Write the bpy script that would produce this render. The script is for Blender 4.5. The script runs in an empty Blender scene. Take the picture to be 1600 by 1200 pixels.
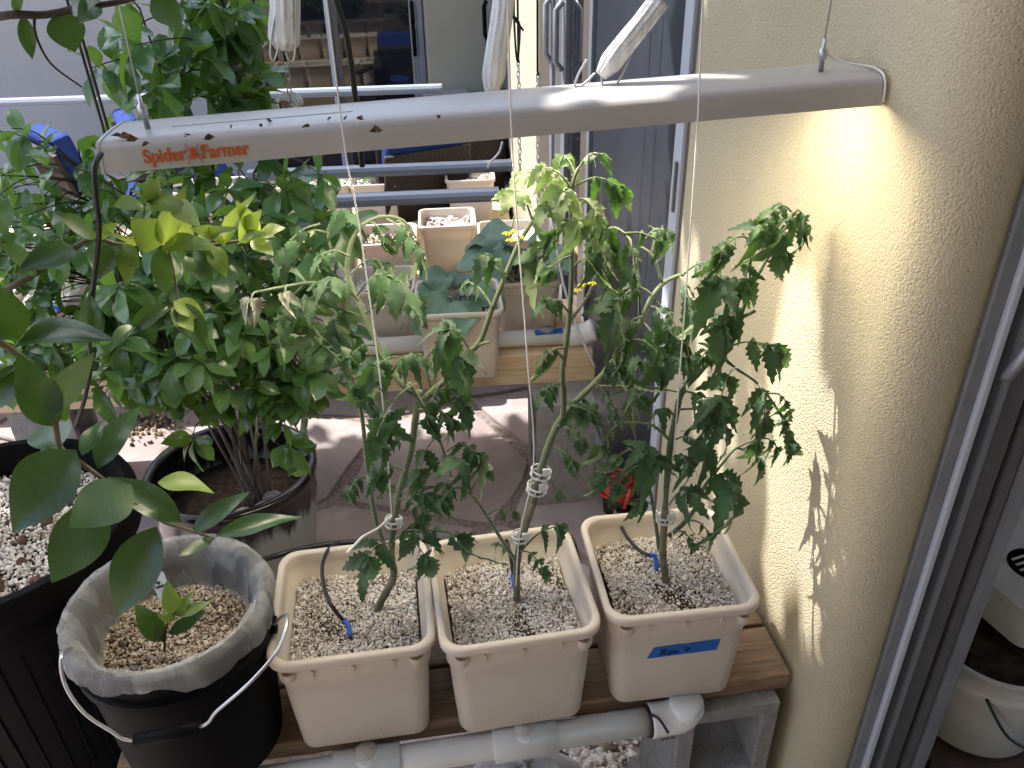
import bpy, math, random
import numpy as np
from mathutils import Vector, Matrix, Quaternion
random.seed(7); rng = np.random.default_rng(7)
C = bpy.context.scene.collection
sc = bpy.context.scene

# ---------------------------------------------------------------- camera
ZC = 1.74; FPX = 1279.5
_p, _y, _r = [math.radians(a) for a in (30.206, 7.8765, -1.1615)]
FW = Vector((math.sin(_y)*math.cos(_p), math.cos(_y)*math.cos(_p), -math.sin(_p)))
_rt = Vector((math.cos(_y), -math.sin(_y), 0)); _up = _rt.cross(FW)
RT = _rt*math.cos(_r) + _up*math.sin(_r); UP = -_rt*math.sin(_r) + _up*math.cos(_r)
CAMP = Vector((0, 0, ZC))
cd = bpy.data.cameras.new('camera'); cam = bpy.data.objects.new('camera', cd); C.objects.link(cam)
cd.sensor_fit = 'HORIZONTAL'; cd.sensor_width = 36; cd.lens = 36*FPX/1600; cd.clip_start = .02; cd.clip_end = 500
m = Matrix((RT, UP, -FW)).transposed().to_4x4(); m.translation = CAMP; cam.matrix_world = m
sc.camera = cam

# ---------------------------------------------------------------- world, sun, exposure
SUN = Vector((-.42, .34, .84)).normalized()          # towards the sun: high, from the back left
w = bpy.data.worlds.new('World'); sc.world = w; w.use_nodes = True
nt = w.node_tree; bg = nt.nodes['Background']; sky = nt.nodes.new('ShaderNodeTexSky')
sky.sky_type = 'NISHITA'; sky.sun_disc = False
sky.sun_elevation = math.asin(SUN.z); sky.sun_rotation = math.atan2(SUN.x, SUN.y)
sky.dust_density = 2.5; sky.ozone_density = .8; sky.air_density = 1.0
nt.links.new(sky.outputs[0], bg.inputs[0]); bg.inputs[1].default_value = .15
sd = bpy.data.lights.new('sun', 'SUN'); sd.energy = 4.2; sd.angle = math.radians(.53); sd.color = (1, .96, .90)
so = bpy.data.objects.new('sun', sd); C.objects.link(so); so.rotation_euler = SUN.to_track_quat('Z', 'Y').to_euler()
so.location = (0, 0, 8)
sc.view_settings.view_transform = 'Standard'; sc.view_settings.look = 'None'
sc.view_settings.gamma = 1.0; sc.view_settings.use_curve_mapping = False
sc.view_settings.exposure = 1.45
sc.cycles.max_bounces = 6; sc.cycles.diffuse_bounces = 3; sc.cycles.glossy_bounces = 3; sc.cycles.transmission_bounces = 4; sc.cycles.transparent_max_bounces = 6
sc.cycles.caustics_reflective = False; sc.cycles.caustics_refractive = False
sc.cycles.use_adaptive_sampling = True; sc.cycles.adaptive_threshold = .02

# ---------------------------------------------------------------- helpers
def ray(u, v): return (RT*((u-800)/FPX) + UP*((600-v)/FPX) + FW)
def Y(u, v, y): d = ray(u, v); return CAMP + d*(y/d.y)      # the point on a picture line at depth y
def Z(u, v, z): d = ray(u, v); return CAMP + d*((z-ZC)/d.z)
def X(u, v, x): d = ray(u, v); return CAMP + d*(x/d.x)

def tag(o, label=None, cat=None, group=None, kind=None):
    if label: o['label'] = label
    if cat: o['category'] = cat
    if group: o['group'] = group
    if kind: o['kind'] = kind
    return o
def thing(name, label, cat, loc=(0, 0, 0), rz=0, group=None):
    o = bpy.data.objects.new(name, None); C.objects.link(o); o.location = loc; o.rotation_euler = (0, 0, rz)
    o.empty_display_size = .05
    return tag(o, label, cat, group)
def pinv(o): return (Matrix.Translation(o.location) @ o.rotation_euler.to_matrix().to_4x4() @ Matrix.Diagonal((*o.scale, 1))).inverted()
class MB:
    def __init__(s): s.v = []; s.f = []; s.uv = None
    def add(s, v, f):
        n = len(s.v); s.v += [tuple(a) for a in v]; s.f += [tuple(i+n for i in q) for q in f]; return s
    def box(s, a, b):
        x0, y0, z0 = a; x1, y1, z1 = b
        return s.add([(x0,y0,z0),(x1,y0,z0),(x1,y1,z0),(x0,y1,z0),(x0,y0,z1),(x1,y0,z1),(x1,y1,z1),(x0,y1,z1)],
                     [(0,3,2,1),(4,5,6,7),(0,1,5,4),(1,2,6,5),(2,3,7,6),(3,0,4,7)])
    def rings(s, rr, cap0=True, cap1=True):
        n = len(rr[0]); v = [p for r in rr for p in r]; f = []
        for k in range(len(rr)-1):
            for i in range(n):
                j = (i+1) % n; f.append((k*n+i, k*n+j, (k+1)*n+j, (k+1)*n+i))
        if cap0: f.append(tuple(range(n-1, -1, -1)))
        if cap1: f.append(tuple(range((len(rr)-1)*n, len(rr)*n)))
        return s.add(v, f)
    def lathe(s, prof, n=48, c=(0, 0), cap0=True, cap1=False):
        return s.rings([[(c[0]+r*math.cos(2*math.pi*i/n), c[1]+r*math.sin(2*math.pi*i/n), z) for i in range(n)] for r, z in prof], cap0, cap1)
    def tube(s, pts, rad, n=8, cap=True):
        pts = [Vector(p) for p in pts]
        if not hasattr(rad, '__len__'): rad = [rad]*len(pts)
        rr = []; ref = None
        for i, p in enumerate(pts):
            t = (pts[min(i+1, len(pts)-1)] - pts[max(i-1, 0)])
            t = t.normalized() if t.length > 1e-9 else Vector((0, 0, 1))
            if ref is None: ref = t.orthogonal().normalized()
            a = (ref - t*ref.dot(t)); a = a.normalized() if a.length > 1e-6 else t.orthogonal().normalized()
            ref = a; b = t.cross(a)
            rr.append([p + (a*math.cos(2*math.pi*k/n) + b*math.sin(2*math.pi*k/n))*rad[i] for k in range(n)])
        return s.rings(rr, cap, cap)
    def data(s, name, smooth=True):
        me = bpy.data.meshes.new(name); me.from_pydata(s.v, [], s.f)
        if smooth: me.polygons.foreach_set('use_smooth', [True]*len(me.polygons))
        if s.uv is not None:
            l = me.uv_layers.new(name='UVMap'); idx = np.zeros(len(me.loops), np.int32); me.loops.foreach_get('vertex_index', idx)
            l.data.foreach_set('uv', np.asarray(s.uv, np.float32)[idx].ravel())
        me.update(); return me
    def build(s, name, mat, parent=None, smooth=True, world=True, bevel=0, split=None):
        me = s.data(name, smooth); me.materials.append(mat)
        return put(name, me, parent, world, bevel, split)
def put(name, me, parent=None, world=True, bevel=0, split=None):
    o = bpy.data.objects.new(name, me); C.objects.link(o)
    if parent is not None:
        o.parent = parent
        if world and parent.parent is None: o.matrix_parent_inverse = pinv(parent)
    if bevel:
        b = o.modifiers.new('bevel', 'BEVEL'); b.width = bevel; b.segments = 2; b.limit_method = 'ANGLE'; b.angle_limit = .6
    if split:
        try: me.set_sharp_from_angle(angle=split)
        except Exception: pass
    return o
def copy_tree(o, parent=None):
    c = o.copy(); C.objects.link(c); c.parent = parent
    for ch in list(o.children): copy_tree(ch, c)
    return c
def smooth_path(pts, n=6):
    pts = [Vector(p) for p in pts]; out = []
    for i in range(len(pts)-1):
        p0 = pts[max(i-1, 0)]; p1 = pts[i]; p2 = pts[i+1]; p3 = pts[min(i+2, len(pts)-1)]
        for k in range(n):
            t = k/n; out.append(.5*((2*p1) + (p2-p0)*t + (2*p0-5*p1+4*p2-p3)*t*t + (3*p1-p0-3*p2+p3)*t**3))
    out.append(pts[-1]); return out
def lerpr(a, b, n): return [a+(b-a)*i/(n-1) for i in range(n)]

# ---------------------------------------------------------------- materials
def mat(name, col, rough=.5, spec=.5, metal=0., noise=None, bump=None, coat=0, trans=None):
    """noise: (scale, detail, col2[, lo, hi]); bump: (scale, strength, dist[, 'voronoi'])"""
    M = bpy.data.materials.new(name); M.use_nodes = True; t = M.node_tree; P = t.nodes['Principled BSDF']
    P.inputs['Base Color'].default_value = (*col, 1); P.inputs['Roughness'].default_value = rough
    P.inputs['Metallic'].default_value = metal; P.inputs['Specular IOR Level'].default_value = spec
    P.inputs['Coat Weight'].default_value = coat
    tc = t.nodes.new('ShaderNodeTexCoord')
    colout = None
    if noise:
        for k, nz in enumerate(noise if isinstance(noise, list) else [noise]):
            sc_, det, c2 = nz[:3]; lo, hi = nz[3:5] if len(nz) > 4 else (.4, .6)
            N = t.nodes.new('ShaderNodeTexNoise'); N.inputs['Scale'].default_value = sc_; N.inputs['Detail'].default_value = det
            mp = t.nodes.new('ShaderNodeMapping'); t.links.new(tc.outputs['Object'], mp.inputs[0]); t.links.new(mp.outputs[0], N.inputs['Vector'])
            if len(nz) > 5: mp.inputs['Scale'].default_value = nz[5]
            R = t.nodes.new('ShaderNodeValToRGB'); R.color_ramp.elements[0].position = lo; R.color_ramp.elements[1].position = hi
            R.color_ramp.elements[0].color = (0, 0, 0, 1); R.color_ramp.elements[1].color = (1, 1, 1, 1)
            t.links.new(N.outputs['Fac'], R.inputs[0])
            mx = t.nodes.new('ShaderNodeMix'); mx.data_type = 'RGBA'
            t.links.new(R.outputs[0], mx.inputs['Factor'])
            if colout is None: mx.inputs[6].default_value = (*col, 1)
            else: t.links.new(colout, mx.inputs[6])
            mx.inputs[7].default_value = (*c2, 1); colout = mx.outputs[2]
        t.links.new(colout, P.inputs['Base Color'])
    if bump:
        prev = None
        for b in (bump if isinstance(bump, list) else [bump]):
            if len(b) > 3 and b[3] == 'voronoi':
                N = t.nodes.new('ShaderNodeTexVoronoi'); N.feature = 'SMOOTH_F1'; N.inputs['Smoothness'].default_value = .6; out = N.outputs['Distance']
            else:
                N = t.nodes.new('ShaderNodeTexNoise'); N.inputs['Detail'].default_value = 3; out = N.outputs['Fac']
            if len(b) > 3 and b[3] == 'knob':
                N = t.nodes.new('ShaderNodeTexVoronoi'); N.inputs['Randomness'].default_value = 1; out = N.outputs['Distance']
            N.inputs['Scale'].default_value = b[0]; t.links.new(tc.outputs['Object'], N.inputs['Vector'])
            B = t.nodes.new('ShaderNodeBump'); B.inputs['Strength'].default_value = b[1]; B.inputs['Distance'].default_value = b[2]
            t.links.new(out, B.inputs['Height']); B.invert = len(b) > 3 and b[3] == 'knob'
            if prev: t.links.new(prev, B.inputs['Normal'])
            prev = B.outputs[0]
        t.links.new(prev, P.inputs['Normal'])
    if trans:
        T = t.nodes.new('ShaderNodeBsdfTranslucent'); T.inputs[0].default_value = (*trans[1], 1)
        mx = t.nodes.new('ShaderNodeMixShader'); mx.inputs[0].default_value = trans[0]
        t.links.new(P.outputs[0], mx.inputs[1]); t.links.new(T.outputs[0], mx.inputs[2])
        t.links.new(mx.outputs[0], t.nodes['Material Output'].inputs[0])
    return M

def leaf_mat(name, top, back, tr, rough=.4, spec=.5, var=.25, veins=7, vein_col=None, trw=.3, fuzz=0):
    M = bpy.data.materials.new(name); M.use_nodes = True; t = M.node_tree; P = t.nodes['Principled BSDF']; L = t.links
    P.inputs['Roughness'].default_value = rough; P.inputs['Specular IOR Level'].default_value = spec
    if fuzz: P.inputs['Sheen Weight'].default_value = fuzz; P.inputs['Sheen Roughness'].default_value = .5
    g = t.nodes.new('ShaderNodeNewGeometry'); oi = t.nodes.new('ShaderNodeObjectInfo'); tc = t.nodes.new('ShaderNodeTexCoord')
    at = t.nodes.new('ShaderNodeAttribute'); at.attribute_name = 'rnd'
    ad = t.nodes.new('ShaderNodeMath'); ad.operation = 'ADD'; L.new(oi.outputs['Random'], ad.inputs[0]); L.new(at.outputs['Fac'], ad.inputs[1])
    fr = t.nodes.new('ShaderNodeMath'); fr.operation = 'FRACT'; L.new(ad.outputs[0], fr.inputs[0])
    mx = t.nodes.new('ShaderNodeMix'); mx.data_type = 'RGBA'; L.new(g.outputs['Backfacing'], mx.inputs['Factor'])
    mx.inputs[6].default_value = (*top, 1); mx.inputs[7].default_value = (*back, 1)
    hs = t.nodes.new('ShaderNodeHueSaturation'); L.new(mx.outputs[2], hs.inputs['Color'])
    vr = t.nodes.new('ShaderNodeMapRange'); L.new(fr.outputs[0], vr.inputs[0]); vr.inputs[3].default_value = 1-var; vr.inputs[4].default_value = 1+var
    L.new(vr.outputs[0], hs.inputs['Value'])
    hr = t.nodes.new('ShaderNodeMapRange'); L.new(fr.outputs[0], hr.inputs[0]); hr.inputs[3].default_value = .515; hr.inputs[4].default_value = .475
    L.new(hr.outputs[0], hs.inputs['Hue'])
    # veins from the leaf's own uv: midrib plus slanting side veins
    sp = t.nodes.new('ShaderNodeSeparateXYZ'); L.new(tc.outputs['UV'], sp.inputs[0])
    ab = t.nodes.new('ShaderNodeMath'); ab.operation = 'ABSOLUTE'; L.new(sp.outputs[0], ab.inputs[0])
    sl = t.nodes.new('ShaderNodeMath'); sl.operation = 'MULTIPLY_ADD'; L.new(ab.outputs[0], sl.inputs[0]); sl.inputs[1].default_value = -.22; L.new(sp.outputs[1], sl.inputs[2])
    mu = t.nodes.new('ShaderNodeMath'); mu.operation = 'MULTIPLY'; L.new(sl.outputs[0], mu.inputs[0]); mu.inputs[1].default_value = veins
    pp = t.nodes.new('ShaderNodeMath'); pp.operation = 'PINGPONG'; L.new(mu.outputs[0], pp.inputs[0]); pp.inputs[1].default_value = .5
    mn = t.nodes.new('ShaderNodeMath'); mn.operation = 'MINIMUM'; L.new(pp.outputs[0], mn.inputs[0])
    m3 = t.nodes.new('ShaderNodeMath'); m3.operation = 'MULTIPLY'; L.new(ab.outputs[0], m3.inputs[0]); m3.inputs[1].default_value = 3; L.new(m3.outputs[0], mn.inputs[1])
    rp = t.nodes.new('ShaderNodeMapRange'); rp.interpolation_type = 'SMOOTHSTEP'; L.new(mn.outputs[0], rp.inputs[0]); rp.inputs[1].default_value = 0.; rp.inputs[2].default_value = .16; rp.inputs[3].default_value = 1; rp.inputs[4].default_value = 0
    vm = t.nodes.new('ShaderNodeMix'); vm.data_type = 'RGBA'
    vf = t.nodes.new('ShaderNodeMath'); vf.operation = 'MULTIPLY'; L.new(rp.outputs[0], vf.inputs[0]); vf.inputs[1].default_value = .16; L.new(vf.outputs[0], vm.inputs['Factor'])
    L.new(hs.outputs[0], vm.inputs[6]); vm.inputs[7].default_value = (*(vein_col or [min(1, c*1.9+.02) for c in top]), 1)
    nz = t.nodes.new('ShaderNodeTexNoise'); nz.inputs['Scale'].default_value = 4; nz.inputs['Detail'].default_value = 4; L.new(tc.outputs['Object'], nz.inputs['Vector'])
    nm = t.nodes.new('ShaderNodeMapRange'); L.new(nz.outputs['Fac'], nm.inputs[0]); nm.inputs[1].default_value = .3; nm.inputs[2].default_value = .7; nm.inputs[3].default_value = .78; nm.inputs[4].default_value = 1.2
    h2 = t.nodes.new('ShaderNodeHueSaturation'); L.new(vm.outputs[2], h2.inputs['Color']); L.new(nm.outputs[0], h2.inputs['Value'])
    L.new(h2.outputs[0], P.inputs['Base Color'])
    B = t.nodes.new('ShaderNodeBump'); B.inputs['Strength'].default_value = .06; B.inputs['Distance'].default_value = .002; B.invert = True
    L.new(rp.outputs[0], B.inputs['Height']); L.new(B.outputs[0], P.inputs['Normal'])
    T = t.nodes.new('ShaderNodeBsdfTranslucent'); T.inputs[0].default_value = (*tr, 1)
    ms = t.nodes.new('ShaderNodeMixShader'); ms.inputs[0].default_value = trw
    L.new(P.outputs[0], ms.inputs[1]); L.new(T.outputs[0], ms.inputs[2]); L.new(ms.outputs[0], t.nodes['Material Output'].inputs[0])
    return M

def grain_mat(name, stops, rough=.85):
    M = bpy.data.materials.new(name); M.use_nodes = True; t = M.node_tree; P = t.nodes['Principled BSDF']; P.inputs['Roughness'].default_value = rough
    at = t.nodes.new('ShaderNodeAttribute'); at.attribute_name = 'rnd'
    R = t.nodes.new('ShaderNodeValToRGB'); R.color_ramp.interpolation = 'CONSTANT'
    for i, (p, c) in enumerate(stops):
        e = R.color_ramp.elements[i] if i < 2 else R.color_ramp.elements.new(p)
        e.position = p; e.color = (*c, 1)
    t.links.new(at.outputs['Fac'], R.inputs[0]); t.links.new(R.outputs[0], P.inputs['Base Color']); return M

def wood_mat(name, a, b, dark, rough=.7):
    M = bpy.data.materials.new(name); M.use_nodes = True; t = M.node_tree; P = t.nodes['Principled BSDF']; P.inputs['Roughness'].default_value = rough; L = t.links
    tc = t.nodes.new('ShaderNodeTexCoord'); oi = t.nodes.new('ShaderNodeObjectInfo')
    mp = t.nodes.new('ShaderNodeMapping'); mp.inputs['Scale'].default_value = (1.3, 16, 16); L.new(tc.outputs['Object'], mp.inputs[0])
    cm = t.nodes.new('ShaderNodeCombineXYZ'); L.new(oi.outputs['Random'], cm.inputs[0]); L.new(oi.outputs['Random'], cm.inputs[1])
    sc2 = t.nodes.new('ShaderNodeVectorMath'); sc2.operation = 'SCALE'; sc2.inputs['Scale'].default_value = 40; L.new(cm.outputs[0], sc2.inputs[0]); L.new(sc2.outputs[0], mp.inputs['Location'])
    n1 = t.nodes.new('ShaderNodeTexNoise'); n1.inputs['Scale'].default_value = 2.2; n1.inputs['Detail'].default_value = 2; n1.inputs['Distortion'].default_value = .6; L.new(mp.outputs[0], n1.inputs['Vector'])
    ml = t.nodes.new('ShaderNodeMath'); ml.operation = 'MULTIPLY'; L.new(n1.outputs['Fac'], ml.inputs[0]); ml.inputs[1].default_value = 9
    pg = t.nodes.new('ShaderNodeMath'); pg.operation = 'PINGPONG'; L.new(ml.outputs[0], pg.inputs[0]); pg.inputs[1].default_value = 1
    n2 = t.nodes.new('ShaderNodeTexNoise'); n2.inputs['Scale'].default_value = 14; n2.inputs['Detail'].default_value = 5; L.new(mp.outputs[0], n2.inputs['Vector'])
    m1 = t.nodes.new('ShaderNodeMix'); m1.data_type = 'RGBA'; L.new(pg.outputs[0], m1.inputs['Factor']); m1.inputs[6].default_value = (*a, 1); m1.inputs[7].default_value = (*b, 1)
    r2 = t.nodes.new('ShaderNodeMapRange'); L.new(n2.outputs['Fac'], r2.inputs[0]); r2.inputs[1].default_value = .5; r2.inputs[2].default_value = .75; r2.inputs[4].default_value = .7
    m2 = t.nodes.new('ShaderNodeMix'); m2.data_type = 'RGBA'; L.new(r2.outputs[0], m2.inputs['Factor']); L.new(m1.outputs[2], m2.inputs[6]); m2.inputs[7].default_value = (*dark, 1)
    v = t.nodes.new('ShaderNodeTexVoronoi'); v.inputs['Scale'].default_value = 2.3; L.new(tc.outputs['Object'], v.inputs['Vector'])
    kr = t.nodes.new('ShaderNodeMapRange'); L.new(v.outputs['Distance'], kr.inputs[0]); kr.inputs[1].default_value = .03; kr.inputs[2].default_value = .055; kr.inputs[3].default_value = .85; kr.inputs[4].default_value = 0
    m3 = t.nodes.new('ShaderNodeMix'); m3.data_type = 'RGBA'; L.new(kr.outputs[0], m3.inputs['Factor']); L.new(m2.outputs[2], m3.inputs[6]); m3.inputs[7].default_value = (*[c*.5 for c in dark], 1)
    L.new(m3.outputs[2], P.inputs['Base Color'])
    B = t.nodes.new('ShaderNodeBump'); B.inputs['Strength'].default_value = .3; B.inputs['Distance'].default_value = .002; L.new(n2.outputs['Fac'], B.inputs['Height']); L.new(B.outputs[0], P.inputs['Normal'])
    return M

def stucco_mat(name, col, col2, pit):
    M = mat(name, col, .92, .15, noise=[(1.6, 3, col2, .4, .65), (420, 2, pit, .63, .72)], bump=[(290, .42, .0035, 'knob'), (150, .22, .004)])
    return M
m_stucco = stucco_mat('cream stucco', (.535, .47, .335), (.485, .425, .30), (.30, .26, .18))
m_stucco_far = stucco_mat('pale stucco', (.52, .47, .36), (.46, .42, .33), (.40, .36, .28))
m_stucco_grey = stucco_mat('grey stucco', (.50, .49, .48), (.46, .45, .45), (.38, .37, .37))
m_pot = mat('beige plastic', (.73, .67, .585), .42, .4, noise=[(5, 3, (.70, .64, .55), .4, .7), (140, 1, (.30, .24, .17), .76, .80)], trans=(.20, (.85, .62, .42)))
m_white = mat('white pvc', (.78, .78, .76), .3, .5, noise=[(9, 3, (.70, .69, .65), .45, .7), (90, 2, (.5, .45, .38), .74, .8)])
m_clip = mat('clear white plastic', (.8, .82, .84), .3, .5, trans=(.3, (.9, .9, .9)))
m_twine = mat('white twine', (.82, .82, .80), .7, .2)
m_bundle = mat('wound white twine', (.80, .80, .80), .55, .3, noise=(90, 3, (.62, .63, .66), .45, .6, (1, 1, .04)), bump=(200, .6, .003))
m_black = mat('black plastic', (.005, .005, .006), .5, .05, noise=(8, 4, (.008, .008, .009), .45, .7))
m_rubber = mat('black tube', (.012, .012, .013), .38, .5)
m_blue = mat('blue plastic', (.02, .12, .55), .4, .5)
m_tape = mat('blue masking tape', (.025, .14, .48), .75, .2, noise=(60, 2, (.02, .11, .40)))
m_ink = mat('black ink', (.01, .01, .012), .6, .2)
m_lamp = mat('lamp enamel', (.43, .41, .39), .33, .5, noise=[(4, 4, (.42, .40, .37), .45, .7), (60, 3, (.30, .27, .23), .70, .80)])
m_orange = mat('orange print', (.55, .10, .02), .5, .3)
m_steel = mat('zinc wire', (.55, .56, .58), .35, .5, metal=.9)
m_bar = mat('pale blue grey aluminium', (.25, .29, .36), .4, .5)
m_alu = mat('grey aluminium', (.27, .29, .33), .38, .5, metal=.5)
m_jamb = mat('silver grey door frame', (.30, .31, .34), .35, .5, metal=.35, noise=(12, 3, (.26, .27, .30)))
m_jamb_dark = mat('dark grey door frame', (.12, .12, .128), .42, .5, noise=(30, 3, (.105, .105, .112)))
m_jamb_light = mat('pale door frame', (.50, .53, .60), .4, .5)
m_brownframe = mat('bronze door frame', (.10, .085, .075), .45, .5)
m_screen = mat('dark insect screen', (.022, .026, .036), .42, .4, noise=(3, 4, (.04, .045, .06), .4, .65, (1, 1, .15)), bump=(900, .3, .001))
m_glass = mat('dark window glass', (.012, .014, .018), .03, .9)
m_curtain = mat('grey curtain', (.10, .11, .14), .7, .2, noise=(6, 3, (.14, .15, .18), .4, .6, (1, 1, .05)))
m_concrete = mat('concrete block', (.30, .295, .29), .95, .1, noise=[(40, 4, (.24, .235, .23), .4, .65), (160, 2, (.14, .135, .13), .64, .72)], bump=(220, .7, .004))
m_lumber = wood_mat('fresh lumber', (.66, .52, .35), (.60, .44, .27), (.42, .27, .14))
m_oldwood = wood_mat('weathered lumber', (.29, .20, .125), (.21, .135, .08), (.09, .055, .03))
m_stone = mat('pink flagstone', (.325, .285, .285), .8, .25, noise=[(2.2, 5, (.26, .21, .205), .42, .62), (7, 5, (.42, .37, .37), .55, .75), (50, 3, (.22, .17, .16), .66, .8)], bump=[(14, .4, .012), (120, .4, .003)])
m_grout = mat('sandy grout', (.25, .21, .20), .95, .1, noise=(60, 4, (.16, .13, .12), .4, .65), bump=(150, .6, .004))
m_gravel = mat('grey gravel', (.25, .23, .21), .95, .1, noise=(40, 4, (.14, .13, .12)), bump=(60, .8, .02))
m_glaze = None
m_cloth_blue = mat('blue cushion cloth', (.012, .035, .16), .85, .2, noise=(60, 2, (.016, .045, .19)), bump=(500, .3, .001))
m_wicker = mat('dark wicker', (.018, .012, .010), .6, .4, bump=(90, .8, .006, 'voronoi'))
m_mesh = mat('white mesh cloth', (.78, .78, .78), .8, .2, bump=[(14, .5, .02), (700, .4, .001)], trans=(.35, (.6, .6, .6)))
_t = m_mesh.node_tree; _tr = _t.nodes.new('ShaderNodeBsdfTransparent'); _mx = _t.nodes.new('ShaderNodeMixShader'); _mx.inputs[0].default_value = .68
_nz = _t.nodes.new('ShaderNodeTexNoise'); _nz.inputs['Scale'].default_value = 30; _nz.inputs['Detail'].default_value = 4; _nz.inputs['Distortion'].default_value = .6
_tc = _t.nodes.new('ShaderNodeTexCoord'); _mp = _t.nodes.new('ShaderNodeMapping'); _mp.inputs['Scale'].default_value = (1, 1, .3); _t.links.new(_tc.outputs['Object'], _mp.inputs[0]); _t.links.new(_mp.outputs[0], _nz.inputs['Vector']); _mr = _t.nodes.new('ShaderNodeMapRange'); _t.links.new(_nz.outputs['Fac'], _mr.inputs[0])
_mr.inputs[1].default_value = .35; _mr.inputs[2].default_value = .62; _mr.inputs[3].default_value = .55; _mr.inputs[4].default_value = .76; _t.links.new(_mr.outputs[0], _mx.inputs[0])
_src = _t.nodes['Material Output'].inputs[0].links[0].from_socket; _t.links.new(_src, _mx.inputs[1]); _t.links.new(_tr.outputs[0], _mx.inputs[2]); _t.links.new(_mx.outputs[0], _t.nodes['Material Output'].inputs[0])
m_red = mat('red cable', (.50, .04, .03), .4, .5)
m_bark = mat('green brown twig', (.10, .085, .05), .8, .2, noise=(30, 3, (.15, .13, .09)))
m_palebark = mat('pale bark', (.30, .27, .23), .85, .2, noise=(25, 3, (.18, .15, .12), .4, .6, (1, 1, .2)))
m_darkbark = mat('dark twig', (.045, .04, .03), .7, .3, noise=(30, 3, (.07, .06, .045)))
m_tstem = mat('tomato stem', (.095, .13, .065), .65, .3, noise=(12, 4, (.07, .10, .045), .4, .65))
m_tstem.node_tree.nodes['Principled BSDF'].inputs['Sheen Weight'].default_value = .5
m_tbase = mat('woody tomato stem', (.13, .13, .09), .8, .2, noise=(40, 4, (.20, .20, .14)))
m_tomato = leaf_mat('tomato leaf', (.031, .082, .036), (.17, .23, .12), (.10, .24, .03), .55, .35, .3, 6, (.13, .20, .08), .25, .35)
m_tomato_lit = leaf_mat('lit tomato leaf', (.17, .25, .11), (.26, .33, .19), (.22, .36, .08), .6, .3, .25, 6, (.32, .40, .22), .3, .5)  # paler copy for leaves under the lamp, its light put into the colour
m_tomato_grey = leaf_mat('furry grey leaf', (.14, .165, .125), (.20, .22, .18), (.10, .14, .06), .8, .2, .2, 7, (.25, .26, .22), .15, .8)
m_citrus = leaf_mat('citrus leaf', (.032, .082, .034), (.12, .20, .08), (.14, .28, .02), .30, .6, .25, 8, (.08, .15, .05), .22)
m_citrus_young = leaf_mat('young citrus leaf', (.17, .27, .055), (.24, .34, .10), (.30, .42, .06), .38, .5, .2, 8, (.30, .42, .10), .35)
m_bush = leaf_mat('glossy bush leaf', (.085, .185, .078), (.14, .26, .075), (.26, .50, .05), .24, .9, .35, 6, (.12, .22, .08), .34)
m_bay = leaf_mat('bay leaf', (.03, .075, .025), (.10, .17, .07), (.14, .28, .02), .36, .5, .2, 8, None, .2)
m_kale = leaf_mat('kale leaf', (.13, .23, .17), (.17, .25, .19), (.13, .24, .10), .55, .3, .15, 6, (.26, .34, .28), .15)
m_flower = mat('yellow petal', (.75, .66, .08), .6, .2, trans=(.3, (.9, .7, .05)))
m_dead = mat('dead leaf', (.14, .075, .035), .85, .2, noise=(60, 3, (.06, .035, .02)))
m_perlite = grain_mat('perlite and bark', [(0, (.80, .78, .75)), (.40, (.72, .68, .63)), (.64, (.60, .53, .46)), (.79, (.46, .38, .31)), (.90, (.28, .21, .16)), (.965, (.11, .08, .06))])
m_perlite_tan = grain_mat('tan perlite mix', [(0, (.58, .52, .43)), (.30, (.47, .40, .31)), (.55, (.36, .28, .20)), (.76, (.20, .15, .10)), (.88, (.06, .045, .035))])
m_soil = mat('dark damp mix', (.035, .024, .018), .95, .1, noise=(50, 3, (.07, .05, .035)))
m_clay = mat('brown clay ball', (.10, .055, .04), .85, .2, noise=(40, 3, (.16, .10, .07)))
m_pebble = mat('grey pebble', (.30, .29, .28), .8, .3, noise=(60, 3, (.20, .19, .19)))
m_bag = mat('white film bag', (.70, .70, .74), .3, .5, bump=[(9, 1, .05), (25, .6, .02)])
m_tag = mat('white plant tag', (.80, .80, .80), .5, .3)
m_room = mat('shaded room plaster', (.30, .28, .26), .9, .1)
m_roomfloor = wood_mat('brown floor boards', (.10, .065, .045), (.075, .05, .035), (.03, .02, .015))
m_cardboard = mat('grey box', (.30, .30, .30), .8, .2)
led = bpy.data.materials.new('lit led strip'); led.use_nodes = True
_P = led.node_tree.nodes['Principled BSDF']; _P.inputs['Base Color'].default_value = (.9, .85, .7, 1)
_P.inputs['Emission Color'].default_value = (1, .87, .64, 1); _P.inputs['Emission Strength'].default_value = 11
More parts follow.
